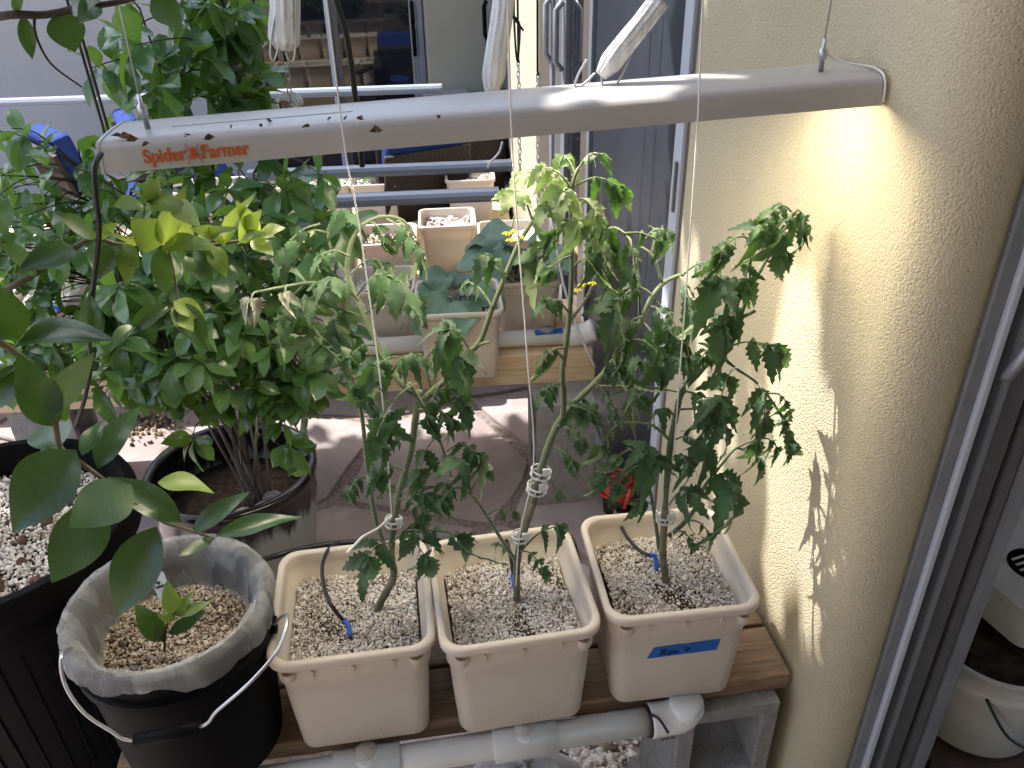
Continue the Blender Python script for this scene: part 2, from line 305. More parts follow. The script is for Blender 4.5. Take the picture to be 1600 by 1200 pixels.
def glaze():
    M = bpy.data.materials.new('brown and grey glaze'); M.use_nodes = True; t = M.node_tree; P = t.nodes['Principled BSDF']; L = t.links
    P.inputs['Roughness'].default_value = .16; P.inputs['Specular IOR Level'].default_value = .6
    tc = t.nodes.new('ShaderNodeTexCoord'); sp = t.nodes.new('ShaderNodeSeparateXYZ'); L.new(tc.outputs['Object'], sp.inputs[0])
    mp = t.nodes.new('ShaderNodeMapping'); mp.inputs['Scale'].default_value = (1, 1, .12); L.new(tc.outputs['Object'], mp.inputs[0])
    n = t.nodes.new('ShaderNodeTexNoise'); n.inputs['Scale'].default_value = 28; n.inputs['Detail'].default_value = 4; L.new(mp.outputs[0], n.inputs['Vector'])
    a = t.nodes.new('ShaderNodeMath'); a.operation = 'MULTIPLY_ADD'; L.new(n.outputs['Fac'], a.inputs[0]); a.inputs[1].default_value = .16; L.new(sp.outputs[2], a.inputs[2])
    r = t.nodes.new('ShaderNodeValToRGB'); L.new(a.outputs[0], r.inputs[0])
    e = r.color_ramp.elements; e[0].position = .30; e[0].color = (.30, .31, .29, 1); e[1].position = .40; e[1].color = (.014, .009, .010, 1)
    x = e.new(.36); x.color = (.26, .30, .30, 1)
    L.new(r.outputs[0], P.inputs['Base Color']); return M
m_glaze = glaze()

# ================================================================ SETTING
g = MB().add([(-150,-150,-.06),(150,-150,-.06),(150,150,-.06),(-150,150,-.06)], [(0,1,2,3)]).build('ground', m_gravel, smooth=False); tag(g, kind='structure')
g = MB().box((-6, -3, -.055), (.66, 6.3, -.012)).build('patio_floor', m_grout, smooth=False); tag(g, kind='structure')
# flagstones: irregular slabs with open joints
def clip(poly, a, b, c):
    out = []
    for i in range(len(poly)):
        p, q = poly[i], poly[(i+1) % len(poly)]; dp = a*p[0]+b*p[1]-c; dq = a*q[0]+b*q[1]-c
        if dp <= 0: out.append(p)
        if dp*dq < 0: s_ = dp/(dp-dq); out.append((p[0]+(q[0]-p[0])*s_, p[1]+(q[1]-p[1])*s_))
    return out
R2 = random.Random(5)
seeds = [(x*.62-2.9+(.31 if j % 2 else 0)+R2.uniform(-.2, .2), .55+j*.5+R2.uniform(-.17, .17)) for j in range(12) for x in range(7)]
for i, (sx, sy) in enumerate(seeds):
    poly = [(-3.2, .3), (.655, .3), (.655, 6.2), (-3.2, 6.2)]
    for k, (ox, oy) in enumerate(seeds):
        if k == i or (ox-sx)**2+(oy-sy)**2 > 3: continue
        nx, ny = ox-sx, oy-sy; l = math.hypot(nx, ny); nx /= l; ny /= l
        poly = clip(poly, nx, ny, nx*(sx+ox)/2+ny*(sy+oy)/2-.011)
        if len(poly) < 3: break
    if len(poly) < 3: continue
    pts = []
    for k in range(len(poly)):                       # wobbling edges
        p, q = Vector(poly[k]), Vector(poly[(k+1) % len(poly)])
        for t_ in (0, .33, .66):
            c_ = p.lerp(q, t_); inn = (Vector((sx, sy))-c_).normalized()
            pts.append(c_+inn*R2.uniform(.0, .018) if t_ else c_+inn*.02)
    h = R2.uniform(-.004, .004)
    cx, cy = sum(p.x for p in pts)/len(pts), sum(p.y for p in pts)/len(pts)
    rg = [[(cx+(p.x-cx)*s_, cy+(p.y-cy)*s_, z_+h) for p in pts] for s_, z_ in ((1, -.02), (1, -.006), (.985, 0))]
    MB().rings(rg, False, True).build('flagstone', m_stone, g, smooth=False)
gv = None

# right-hand pier: wall face x=.645, rounded near corner, short return to the door frame
WX = .645; WY = .865
prof = [(WX, 1.745)]
RB = .07
for k in range(19):
    a = math.pi + k/18*math.radians(122)
    prof.append((WX+RB+RB*math.cos(a), .94+RB*math.sin(a)))
prof += [(.7505, .90), (.7505, .99), (.80, .99), (.80, 1.745)]
wall = MB().rings([[(x, y, z) for x, y in prof[::-1]] for z in (-.05, .6, 1.2, 1.8, 3.0)]).build('stucco_wall', m_stucco, split=.7)
tag(wall, 'cream stucco wall pier with rounded edge lit by the grow light', 'wall')
# near door frame on the far right, facing the camera
jr = thing('door_frame', 'grey metal sliding door frame at the right edge of the picture', 'door frame', (.73, .86, 0))
def jb(name, x0, x1, y0, y1, m, bev=.003): return MB().box((x0+.0215, y0+.03, -.03), (x1+.0215, min(y1+.03, .9895), 2.5)).build(name, m, jr, False, bevel=bev)
jb('outer_flange', .7305, .752, .842, .99, m_jamb)
jb('outer_lip', .7525, .764, .834, .99, m_jamb_light)
jb('channel', .7645, .794, .868, .99, m_jamb_dark)
jb('rib', .7945, .806, .848, .99, m_jamb, .005)
jb('panel', .8065, .858, .872, .99, m_jamb_dark)
jb('groove', .8585, .872, .90, .99, m_rubber)
jb('inner_stile', .8725, .893, .876, .99, m_jamb_dark)
jb('edge_stile', .8965, .926, .872, .99, m_jamb, .006)
hm = smooth_path([Y(1572, 590, .86)+Vector((0, -.0, 0)), Y(1590, 570, .845), Y(1612, 540, .845)], 3)
MB().tube(hm, .008, 8).build('handle', m_jamb, jr)
MB().box((.9455, .898, .20), (.950, .902, .26)).build('strike_plate', m_black, jr, False)
# room behind the doors
rm = MB().box((.80, .99, -.05), (4.0, 6.2, -.012)).build('room_floor', m_roomfloor, smooth=False); tag(rm, kind='structure')
rw = MB()
rw.box((4.0, .9, -.05), (4.1, 6.2, 2.6)); rw.box((.81, 6.2, -.05), (4.1, 6.3, 2.6)); rw.box((.81, .9, 2.6), (4.1, 6.3, 2.7)); rw.box((2.6, .88, -.05), (4.0, .98, 2.6))
o = rw.build('room_wall', m_room, smooth=False); tag(o, 'dim plaster walls of the room behind the door frame', 'wall', kind='structure')

# sliding door in the right wall, seen edge-on beyond the pier
dr = thing('sliding_screen_door', 'dark sliding screen door with pale aluminium stile beyond the tomato plants', 'door', (.69, 2.8, 0))
def db(name, y0, y1, x0, m, x1=.78, z0=0., z1=2.3): return MB().box((x0, y0, z0), (x1, y1, z1)).build(name, m, dr, False, bevel=.003)
db('gap_strip', 1.7455, 1.775, .690, m_rubber); db('jamb', 1.7755, 1.82, .664, m_brownframe)  # black strip stands for the dark gap beside the stucco
db('stile', 1.8205, 1.875, .656, m_jamb_light)
db('screen_panel', 1.8755, 2.76, .676, m_screen)
db('stile', 2.7605, 2.80, .662, m_alu); db('stile', 2.8005, 2.93, .672, m_brownframe)
db('glass_pane', 2.9305, 3.20, .684, m_glass); db('stile', 3.2005, 3.27, .668, m_jamb); db('stile', 3.2705, 3.42, .672, m_jamb_dark)
db('stile', 3.4205, 3.47, .66, m_jamb); db('jamb', 3.4705, 3.72, .674, m_brownframe)
db('track', 1.7455, 3.72, .650, m_alu, .78, -.011, -.002)
for yy in (3.235, 3.445):
    p = Vector((.652, yy, 1.32)); MB().tube([p+Vector((.012, 0, .12)), p+Vector((-.012, 0, .09)), p+Vector((-.012, 0, -.09)), p+Vector((.012, 0, -.12))], .012, 8).build('handle', m_jamb, dr)
MB().box((.650, 1.832, 1.10), (.6555, 1.842, 1.22)).build('latch', m_jamb_dark, dr, False)
# far stretch of right wall, second door, back wall
o = MB().rings([[(x, y, z) for x, y in [(.655, 3.725), (.655, 4.62), (.80, 4.62), (.80, 3.725)]][::-1] for z in (-.05, 3.0)]).build('stucco_column', m_stucco_far, smooth=False, bevel=.03)
tag(o, 'pale cream stucco column between the two far sliding doors', 'wall')
d2 = thing('patio_door', 'narrow grey patio door in the far corner beside the pale column', 'door', (.70, 5.3, 0))
for nm, a, b, x0, mm in (('jamb', 4.6205, 4.72, .69, m_jamb_dark), ('stile', 4.7205, 4.84, .68, m_jamb), ('glass_pane', 4.8405, 5.6, .70, m_glass), ('stile', 5.6005, 5.75, .68, m_jamb), ('jamb', 5.7505, 6.0, .69, m_brownframe)):
    MB().box((x0, a, 0), (.79, b, 2.3)).build(nm, mm, d2, False, bevel=.004)
MB().tube([(.672, 5.68, 1.0), (.655, 5.68, 1.03), (.655, 5.68, 1.2), (.672, 5.68, 1.23)], .013, 8).build('handle', m_black, d2)
BY = 6.2
o = MB().box((.285, BY, -.05), (.80, BY+.2, 3.0)).build('stucco_column', m_stucco_far, smooth=False, bevel=.03); tag(o, 'pale stucco wall strip just right of the reflecting glass door', 'wall')
o = MB().box((-6, BY, -.05), (-.985, BY+.2, 3.0)).build('stucco_wall', m_stucco_grey, smooth=False); tag(o, 'grey stucco back wall behind the blue chairs', 'wall')
gd = thing('glass_sliding_door', 'large glass sliding door in the back wall reflecting pots and trees', 'door', (-.35, BY, 0))
def gb(name, x0, x1, y0, m, z0=0., z1=2.3, y1=BY+.15, bev=.004): return MB().box((x0, y0, z0), (x1, y1, z1)).build(name, m, gd, False, bevel=bev)
gb('jamb', -.984, -.90, BY+.02, m_jamb_dark); gb('stile', -.8995, -.84, BY+.01, m_jamb_dark)
gb('curtain', -.8395, -.355, BY+.10, m_curtain, .05); gb('glass_pane', -.8395, -.38, BY+.07, m_glass, .05, 2.3, BY+.075, 0)
gb('stile', -.3795, -.345, BY+.015, m_jamb_light); gb('stile', -.3445, -.30, BY+.04, m_jamb_dark)
gb('glass_pane', -.2995, .195, BY+.06, m_glass, .05, 2.3, BY+.066, 0); gb('stile', .1955, .245, BY+.01, m_jamb); gb('jamb', .2455, .2845, BY-.005, m_alu)
gb('bottom_rail', -.8395, .195, BY+.03, m_jamb, -.01, .0495)
for zz, h_ in ((1.12, .07), (.94, .09)):
    p = Vector((.215, BY-.005, zz)); MB().tube([p+Vector((0, .02, h_)), p+Vector((0, -.02, h_*.8)), p+Vector((0, -.02, -h_*.8)), p+Vector((0, .02, -h_))], .014, 8).build('handle', m_black, gd)
for (a, b, y_) in (((-6, BY), (4.1, BY+.2), 0),):
    MB().box((a[0], a[1]+.001, 3.001), (b[0], b[1]+.2, 3.2)).build('parapet', m_stucco_grey, gd, False)

# ================================================================ benches, blocks, pipes
def plank(root, x0, x1, y0, y1, z0, z1, m, name='plank'):
    return MB().box((x0, y0, z0), (x1, y1, z1)).build(name, m, root, False, world=False, bevel=.004)
BZ = .52
nb = thing('wooden_bench', 'near weathered plank bench under the three tomato pots', 'bench', (0, 1.0, 0))
for (a, b) in ((.944, 1.062), (1.070, 1.200)):
    MB().box((-.545, a, BZ-.038), (.636, b, BZ)).build('plank', m_oldwood, nb, False, bevel=.004)
def block_mesh():
    b = MB(); W_, D_, H_ = .095, .095, .39; t_ = .032
    # walls around two square cores running along y
    xs = [-W_, -W_+t_, W_-t_, W_]; zs = [0, t_, H_/2-t_/2, H_/2+t_/2, H_-t_, H_]
    for i in range(3):
        for k in range(5):
            if i == 1 and k in (1, 3): continue
            b.box((xs[i], -D_, zs[k]), (xs[i+1], D_, zs[k+1]))
    return b
def weld(me, keep=None):
    import bmesh
    bm = bmesh.new(); bm.from_mesh(me); bmesh.ops.remove_doubles(bm, verts=bm.verts, dist=1e-5)
    seen = {}
    for f in bm.faces: seen.setdefault(tuple(sorted(v.index for v in f.verts)), []).append(f)
    bmesh.ops.delete(bm, geom=[f for fs in seen.values() if len(fs) > 1 for f in fs], context='FACES')
    bm.to_mesh(me); bm.free(); return me
bme = weld(block_mesh().data('cinder_block', False)); bme.materials.append(m_concrete)
def block(loc, rz, label):
    o = put('cinder_block', bme, bevel=.004); o.location = loc; o.rotation_euler = (0, 0, rz); return tag(o, label, 'block', 'cinder blocks under the benches')
o = MB().box((.40, .90, 0), (.63, 1.12, .0915)).build('concrete_paver', m_concrete, smooth=False, bevel=.005); tag(o, 'flat concrete paver under the near cinder block', 'paver')
block((.515, 1.012, .092), 0, 'cinder block under the right end of the near bench')

FA = math.radians(-3.8)                                  # the far rows stand slightly turned
def FAR(x, y, z=0): return Vector((x, y + math.tan(FA)*(x-.5), z))
def far_bench(y0, depth, top, label, x0=-2.3, x1=.58, stack=True, n=2):
    r = thing('wooden_bench', label, 'bench', (.5, y0, 0), FA, 'far benches')
    wd = depth/n
    for k in range(n): plank(r, x0-.5, x1-.5, k*wd+(.004 if k else 0), (k+1)*wd, top-.055, top, m_lumber)
    if stack:
        plank(r, x0-.5, x1-.5+.01, .006, .10, top-.112, top-.0555, m_lumber, 'rail'); plank(r, x0-.5, x1-.5, depth-.1, depth, top-.112, top-.0555, m_lumber, 'rail')
    return r
far_bench(2.275, .42, .50, 'pale lumber bench of the first far row with white drain pipe on it')
far_bench(2.98, .50, .41, 'pale lumber bench of the middle far row of pots')
far_bench(4.08, .52, .30, 'low lumber bench of the farthest row of pots')
block(FAR(.47, 2.235, 0), math.pi/2, 'cinder block under the right end of the first far bench')
block(FAR(-1.2, 2.40, 0), math.pi/2, 'cinder block under the left part of the first far bench')

def pipe_tee(b, p, ax, r): pass
# near drain pipe
dp = thing('drain_pipe', 'white drain pipe with tee fittings running below the near pots', 'pipe', Y(800, 1150, .85))
pa, pb = Y(505, 1206, .905), Y(1040, 1122, .912); pr_ = .0245
ax = (pb-pa).normalized()
MB().tube([pa-ax*.2, pb], pr_, 20).build('pipe', m_white, dp)
def on_pipe(u): # point of the pipe axis under picture column u
    best = min((abs((CAMP+0*ax - CAMP).length) , 0) for _ in (0,))
    t0, t1 = 0., (pb-pa).length
    for _ in range(40):
        tm = (t0+t1)/2; v = pa+ax*tm-CAMP; uu = 800+FPX*v.dot(RT)/v.dot(FW)
        if uu < u: t0 = tm
        else: t1 = tm
    return pa+ax*t0
for u, up in ((575, .042), (820, .042)):
    q = on_pipe(u); up = .512-q.z
    tee = MB().tube([q-ax*.055, q-ax*.0549, q+ax*.055], pr_+.006, 22).build('tee_fitting', m_white, dp)
    b = MB(); b.tube([q+Vector((0, 0, .0)), q+Vector((0, .004, up))], pr_+.001, 20); b.build('tee_socket', m_white, tee, world=False)
    MB().tube([q+Vector((0, .004, up-.01)), q+Vector((0, .004, up+.008))], .017, 16).build('drain_spout', m_pot, tee, world=False)
q = pb
el = smooth_path([q-ax*.03, q+ax*.008, q+ax*.028+Vector((0, 0, .006)), q+ax*.036+Vector((0, 0, .026)), q+ax*.036+Vector((0, 0, .508-q.z))], 5)
e_ = MB().tube(el, pr_+.0065, 20).build('elbow_fitting', m_white, dp)
MB().tube([el[-1]-Vector((0, 0, .004)), el[-1]+Vector((0, 0, .001))], pr_+.001, 20).build('socket_mouth', m_soil, e_, world=False)
zt = on_pipe(1012); side = ax.cross(Vector((0, 0, 1))).normalized()
ring = [zt+(side*math.cos(a)+Vector((0, 0, 1))*math.sin(a))*(pr_+.003) for a in [i/16*2*math.pi for i in range(17)]]
z_ = MB(); z_.tube(ring, .0028, 6); z_.tube(smooth_path([zt+Vector((0, -.008, pr_+.004)), zt+Vector((.012, -.022, pr_+.006)), zt+Vector((.024, -.04, pr_-.010))], 4), .0025, 6); z_.build('cable_tie', m_rubber, dp)
cb = MB()
for i in range(22):                                     # printed bar code on the elbow
    if R2.random() < .65:
        p = q - ax*(.004 - i*.0012) + side*(pr_+.0075) + Vector((0, 0, -.012)) - ax*.012
        cb.box(p+Vector((-.0003, -.0004, -.003)), p+Vector((.0003, .0004, .003)))
cb.build('bar_code', m_ink, e_, world=False)
# far drain pipe on first far bench, with elbow end
fp = thing('drain_pipe', 'white drain pipe lying on the first far bench with a capped right end', 'pipe', FAR(0, 2.33, .53))
A, B = FAR(-2.2, 2.335, .53), FAR(.54, 2.335, .53)
MB().tube([A, B], .028, 18).build('pipe', m_white, fp)
e2 = MB().tube(smooth_path([B-Vector((.03, 0, 0)), B+Vector((.02, 0, .004)), B+Vector((.055, -.01, .022))], 4), .037, 18).build('elbow_fitting', m_white, fp)
for xx in (.47, .13, -.15, -.41, -.68):
    c = FAR(xx-.03, 2.335, .558); MB().lathe([(.0, -.001), (.024, -.001), (.024, .004), (.0, .004)], 18, (c.x, c.y), False).build('drain_hole', m_cardboard, fp).location.z = c.z-.002
MB().box(FAR(.40, 2.31, .551), FAR(.40, 2.31, .551)+Vector((.09, .022, .008))).build('tape_label', m_tape, fp, False)
fp2 = thing('drain_pipe', 'white drain pipe lying on the middle far bench', 'pipe', FAR(0, 3.14, .44))
MB().tube([FAR(-2.2, 3.02, .437), FAR(.5, 3.02, .437)], .026, 16).build('pipe', m_white, fp2)

# ================================================================ square pots
PW, PD, PH = .2615, .265, .23
def rr(w_, d_, r, z, n=6):
    o_ = []
    for cx, cy, a0 in ((1, 1, 0), (-1, 1, 90), (-1, -1, 180), (1, -1, 270)):
        for k in range(n+1):
            a = math.radians(a0+90*k/n); o_.append((cx*(w_/2-r)+r*math.cos(a), cy*(d_/2-r)+r*math.sin(a), z))
    return o_
def off(i, z, r=.03): return rr(PW-i, PD-i, r, z)
body_me = MB().rings([off(.052, 0, .022), off(.046, .004, .028), off(.034, .10, .03), off(.028, .168, .03), off(.019, .174, .032), off(.016, .212, .032),
                      off(.026, .2125, .03), off(.030, .185, .03), off(.046, .180, .026), off(.052, .05, .026), off(.056, .012, .026)]).data('body')
rim_me = MB().rings([off(.017, .2105, .032), off(.006, .2115, .034), off(.0, .216, .035), off(.0, .226, .035), off(.004, .230, .034), off(.020, .230, .032), off(.024, .226, .031), off(.0262, .211, .030), off(.017, .2105, .032)], False, False).data('rim')
rib = MB(); rib.add([(-.0018, 0, 0), (.0018, 0, 0), (.0018, -.0075, 0), (-.0018, -.0075, 0), (-.0009, .004, -.036), (.0009, .004, -.036)], [(0,1,2,3), (3,2,5,4), (0,3,4), (1,5,2), (0,4,5,1)])
rib_me = rib.data('rib', False)
stub_me = MB().lathe([(.004, -.022), (.009, -.018), (.011, 0)], 12).data('stub')
for me in (body_me, rim_me, rib_me, stub_me): me.materials.append(m_pot)
for me in (body_me, rim_me): me.set_sharp_from_angle(angle=1.1)
def pot(loc, rz, label, group, detail=True):
    t = thing('square_pot', label, 'pot', loc, rz, group)
    put('body', body_me, t, False); put('rim', rim_me, t, False)
    if detail:
        for k in (-1, 0, 1): r_ = put('rib', rib_me, t, False); r_.location = (k*.062, -(PD-.017)/2, .210)
        for k in (-1, 1): r_ = put('corner_stub', stub_me, t, False); r_.location = (k*.098, -(PD-.018)/2, .209)
    return t

def grains(name, pts, size, material, parent=None, sub=0, rnd=None):
    """thousands of small irregular crumbs as one mesh"""
    a = (1+5**.5)/2
    V = np.array([(-1,a,0),(1,a,0),(-1,-a,0),(1,-a,0),(0,-1,a),(0,1,a),(0,-1,-a),(0,1,-a),(a,0,-1),(a,0,1),(-a,0,-1),(-a,0,1)], float)/1.9
    F = np.array([(0,11,5),(0,5,1),(0,1,7),(0,7,10),(0,10,11),(1,5,9),(5,11,4),(11,10,2),(10,7,6),(7,1,8),(3,9,4),(3,4,2),(3,2,6),(3,6,8),(3,8,9),(4,9,5),(2,4,11),(6,2,10),(8,6,7),(9,8,1)])
    n = len(pts); P_ = np.asarray(pts, float)
    sc_ = size*np.exp(rng.normal(0, .35, (n, 1)))*rng.uniform(.7, 1.3, (n, 3))
    v = V[None]*rng.uniform(.72, 1.2, (n, 12, 1))*sc_[:, None]
    ang = rng.uniform(0, 6.28, n); c, s_ = np.cos(ang)[:, None], np.sin(ang)[:, None]
    v = np.stack([v[..., 0]*c-v[..., 1]*s_, v[..., 0]*s_+v[..., 1]*c, v[..., 2]], -1) + P_[:, None]
    f = F[None]+12*np.arange(n)[:, None, None]
    me = bpy.data.meshes.new(name); me.from_pydata(v.reshape(-1, 3).tolist(), [], f.reshape(-1, 3).tolist())
    at = me.attributes.new('rnd', 'FLOAT', 'POINT'); r_ = rng.uniform(0, 1, n) if rnd is None else rnd
    at.data.foreach_set('value', np.repeat(r_, 12).astype(np.float32)); me.materials.append(material)
    return put(name, me, parent)
def bed(loc, w_, d_, z, n, size, material, label, group, rz=0, round_=False):
    if round_: 
        rr_ = np.sqrt(rng.uniform(0, 1, n))*w_; th = rng.uniform(0, 6.28, n); x, y = rr_*np.cos(th), rr_*np.sin(th)
    else: x, y = rng.uniform(-w_/2, w_/2, n), rng.uniform(-d_/2, d_/2, n)
    ph = rng.uniform(0, 6.28, 4)
    hz = .004*np.sin(x*22+ph[0])*np.cos(y*19+ph[1])+.004*np.sin(x*41+y*33+ph[2])+rng.uniform(-.003, .003, n)
    rn = rng.uniform(0, 1, n)
    blot = np.sin(x*30+ph[3])+np.sin(y*34+ph[0])+np.sin(x*17-y*21+ph[1]); rn = np.clip(rn**(1.0-.22*blot), 0, .999)
    c, s_ = math.cos(rz), math.sin(rz)
    pts = np.stack([loc[0]+x*c-y*s_, loc[1]+x*s_+y*c, z+hz], 1)
    g_ = grains('perlite_mix', pts, size, material, rnd=rn)
    b = MB()
    if round_: b.lathe([(w_*.88, z-.09), (w_*.99, z-.004)], 40, (loc[0], loc[1]), True, True)
    else: b.rings([[(loc[0]+x_*c-y_*s_, loc[1]+x_*s_+y_*c, zz) for x_, y_, _ in rr(w_*k, d_*k, .024, 0)] for k, zz in ((.93, z-.13), (.985, z-.004))])
    bo = b.build('damp_base', m_soil, g_, smooth=False)
    return tag(g_, label, 'growing mix', group, 'stuff')
NP = [(-.133, 1.034, .0027), (.131, 1.023, .0265), (.408, 1.036, -.029)]
NL = ['beige square pot beside the black bucket holding the leftmost tomato plant', 'beige square pot in the middle of the three near tomato pots', 'beige square pot with blue ROW 4 tape next to the stucco wall']
near_pots = []
for (x, y, a), l in zip(NP, NL):
    near_pots.append(pot((x, y, BZ+.001), a, l, 'near square pots'))
for k, (x, y, a) in enumerate(NP):
    bed((x, y), PW-.054, PD-.054, BZ+.178+.006*(k == 2), 13000, .00148, m_perlite, ['white and brown perlite in the left near pot', 'white and brown perlite in the middle near pot', 'white and brown perlite in the taped near pot'][k], 'perlite in the near pots', a)
# tape with hand lettering on the third pot
t3 = near_pots[2]
def facept(s_, z): # front face of the pot, local
    k = z/.168; return Vector((s_, -(PD-.034+.006*0)/2-.0 - .0025*k - .0005, z))
def front_y(z): # outer front surface of the body
    prof_ = [(0, .052), (.004, .046), (.10, .034), (.168, .028)]
    for (z0, i0), (z1, i1) in zip(prof_, prof_[1:]):
        if z <= z1: return -(PD-(i0+(i1-i0)*(z-z0)/(z1-z0)))/2
    return -(PD-.028)/2
tp = MB(); cols = 9; L0, L1 = -.057, .064
top = [(L0+.010+(L1+.004-L0-.010)*i/cols, .1445+.004*i/cols) for i in range(cols+1)]; bot = [(L0+(L1-L0)*i/cols, .118+.004*i/cols) for i in range(cols+1)]
tv = [(x, front_y(z)-.0008, z) for x, z in bot]+[(x, front_y(z)-.0008, z) for x, z in top]
tp.add(tv, [(i, i+1, cols+2+i, cols+1+i) for i in range(cols)])
tpo = tp.build('tape_label', m_tape, t3, False, world=False)
ink = MB(); strokes = [[(0,0),(0,1)], [(0,1),(.35,.95),(.38,.6),(0,.5)], [(.1,.5),(.45,0)], [(.75,.6),(.6,.35),(.72,.02),(.95,.05),(1.0,.4),(.75,.6)],
                       [(1.15,.6),(1.25,.05),(1.4,.45),(1.55,.05),(1.7,.6)], [(2.32,1.0),(2.2,.42),(2.75,.48)], [(2.62,.9),(2.5,-.15)]]
for st in strokes:
    ink.tube([(L0+.020+.0145*x_, front_y(.128+.0125*y_)-.0016, .1245+.0125*y_+.002*x_/2.6) for x_, y_ in smooth_path([(a_, b_, 0) for a_, b_ in st], 4) for x_, y_ in ((x_, y_),)] if False else
             [(L0+.024+.018*p.x, front_y(.124+.0135*p.y)-.0016, .1235+.0135*p.y+.001*p.x) for p in smooth_path([(a_, b_, 0) for a_, b_ in st], 4)], .00075, 5)
ink.build('handwriting', m_ink, tpo, world=False)

# far rows of pots
NTH = 'first second third fourth fifth sixth seventh eighth ninth tenth eleventh twelfth thirteenth fourteenth fifteenth'.split()
ORD = ['first', 'second', 'third', 'fourth', 'fifth', 'sixth', 'seventh', 'eighth']
ROWN = ['first far row', 'middle far row', 'farthest row']
far_pots = {}
rows = [([(831, 443), (722, 491), (598, 457), (486, 462), (374, 468), (262, 474), (150, 480), (40, 486)], .501, .84),
        ([(800, 376), (702, 354), (605, 382), (508, 386), (411, 391), (314, 396), (217, 401), (120, 406), (23, 411)], .411, .92),
        ([(738, 282), (660, 268), (586, 289), (508, 292), (430, 295), (352, 299), (274, 303)], .301, 1.)]
ORD.append('ninth')
for ri, (lst, z, psc) in enumerate(rows):
    for k, (u, v) in enumerate(lst):
        ps = 1. if (ri, k) == (0, 1) else psc
        c = Z(u, v, z+.228*ps)+Vector((0, .13*ps, 0)); c.z = z
        far_pots[ri, k] = c
        po = pot(c, FA+R2.uniform(-.03, .03), f'beige square pot in the {ROWN[ri]}, {ORD[k]} from the sliding doors', 'pots on the far benches', ri == 0); po.scale = (ps, ps, ps)
        bed((c.x, c.y), (PW-.056)*ps, (PD-.056)*ps, z+.186*ps, 1500 if ri == 0 else 500, .0032 if ri == 0 else .0052, m_perlite if (k+ri) % 3 else m_perlite_tan, f'perlite mix in the {ORD[k]} pot of the {ROWN[ri]} from the doors', 'perlite in the far pots', FA)
        if (ri, k) in ((0, 7), (1, 0), (2, 2), (1, 4)):
            p_ = c+Vector((.07, -.128*ps, .214*ps)); MB().box(p_+Vector((0, -.004, 0)), p_+Vector((.03, .008, .018))).build('tape_tab', m_tape, None, False)
for o in [o for o in C.objects if o.name.startswith('tape_tab')]:
    near = min((q for q in C.objects if q.name.startswith('square_pot')), key=lambda q: (q.location-Vector(o.data.vertices[0].co)).length)
    o.parent = near; o.matrix_parent_inverse = pinv(near)

# ================================================================ grow lights
LA = Vector(Z(165, 272, 1.47)); LB = Vector((.632, 1.026, 1.5075))
ld = (LB-LA); LL = ld.length; lrz = math.atan2(ld.y, ld.x)
lamp = thing('grow_light', 'long grey LED grow light with orange lettering hanging over the tomato plants', 'lamp', LA, lrz); lamp.rotation_euler = (0, -math.asin((LB.z-LA.z)/LL), lrz)
sec = [(0, 0), (.002, .014), (.004, .026), (.007, .0315), (.013, .0345), (.035, .0362), (.07, .037), (.105, .0362), (.127, .0345), (.133, .0315), (.136, .026), (.140, 0),
       (.137, 0), (.134, .024), (.131, .029), (.126, .0315), (.105, .0332), (.07, .034), (.035, .0332), (.015, .0315), (.009, .029), (.006, .024), (.003, 0)]
hs = MB().rings([[(x, y, z) for y, z in sec][::1] for x in np.linspace(0, LL, 14)], True, True).build('housing', m_lamp, lamp, world=False, split=.9)
for x0, x1, mm in ((-.004, 0, m_lamp), (LL, LL+.004, m_lamp)):
    cap = sec[:12]
    MB().rings([[(x, .07+(y-.07)*1.015, z*1.03) for y, z in cap] for x in (x0, x1)]).build('end_cap', mm, lamp, False, world=False)
MB().box((.02, .022, .0215), (LL-.05, .118, .0235)).build('led_panel', led, lamp, False, world=False)
MB().box((.075, .058, .0366), (.30, .061, .0374)).build('seam_ridge', m_lamp, lamp, False, world=False)
def text(s_, size, material, name, parent, mtx, offset=0, extrude=.0002, space=1, fit=None):
    cu = bpy.data.curves.new(name, 'FONT'); cu.body = s_; cu.size = size; cu.offset = offset; cu.extrude = extrude; cu.space_character = space
    o_ = bpy.data.objects.new('tmp', cu); C.objects.link(o_); bpy.context.view_layer.update()
    me = bpy.data.meshes.new_from_object(o_.evaluated_get(bpy.context.evaluated_depsgraph_get())); me.name = name
    bpy.data.objects.remove(o_); me.materials.append(material)
    if fit:
        xs_ = [v_.co.x for v_ in me.vertices]; k_ = fit/(max(xs_)-min(xs_))
        for v_ in me.vertices: v_.co.x = (v_.co.x-min(xs_))*k_
    o_ = put(name, me, parent, False); o_.matrix_basis = mtx; return o_
tilt = Matrix.Rotation(math.radians(81.5), 4, 'X')
text('Spider', .0225, m_orange, 'lettering', lamp, Matrix.Translation((.048, .0006, .0085)) @ tilt, .0004, .0006, 1.0, .050)
text('Farmer', .0225, m_orange, 'lettering', lamp, Matrix.Translation((.1175, .0006, .0085)) @ tilt, .0004, .0006, 1.0, .056)
sp = MB(); 
for cx, cz, a_, b_ in ((0, -.002, .0032, .0050), (0, .0045, .0022, .0026)):
    sp.add([(cx+a_*math.cos(t_), 0, cz+b_*math.sin(t_)) for t_ in [i/14*6.283 for i in range(14)]], [tuple(range(14))])
for s_ in (-1, 1):
    for dx, dz, ex, ez in ((.006, .007, .0085, .0115), (.0075, .003, .0105, .006), (.0075, -.003, .0105, -.007), (.006, -.006, .0075, -.0115)):
        sp.tube([(0, 0, .001), (s_*dx, 0, dz), (s_*ex, 0, ez)], .0006, 4)
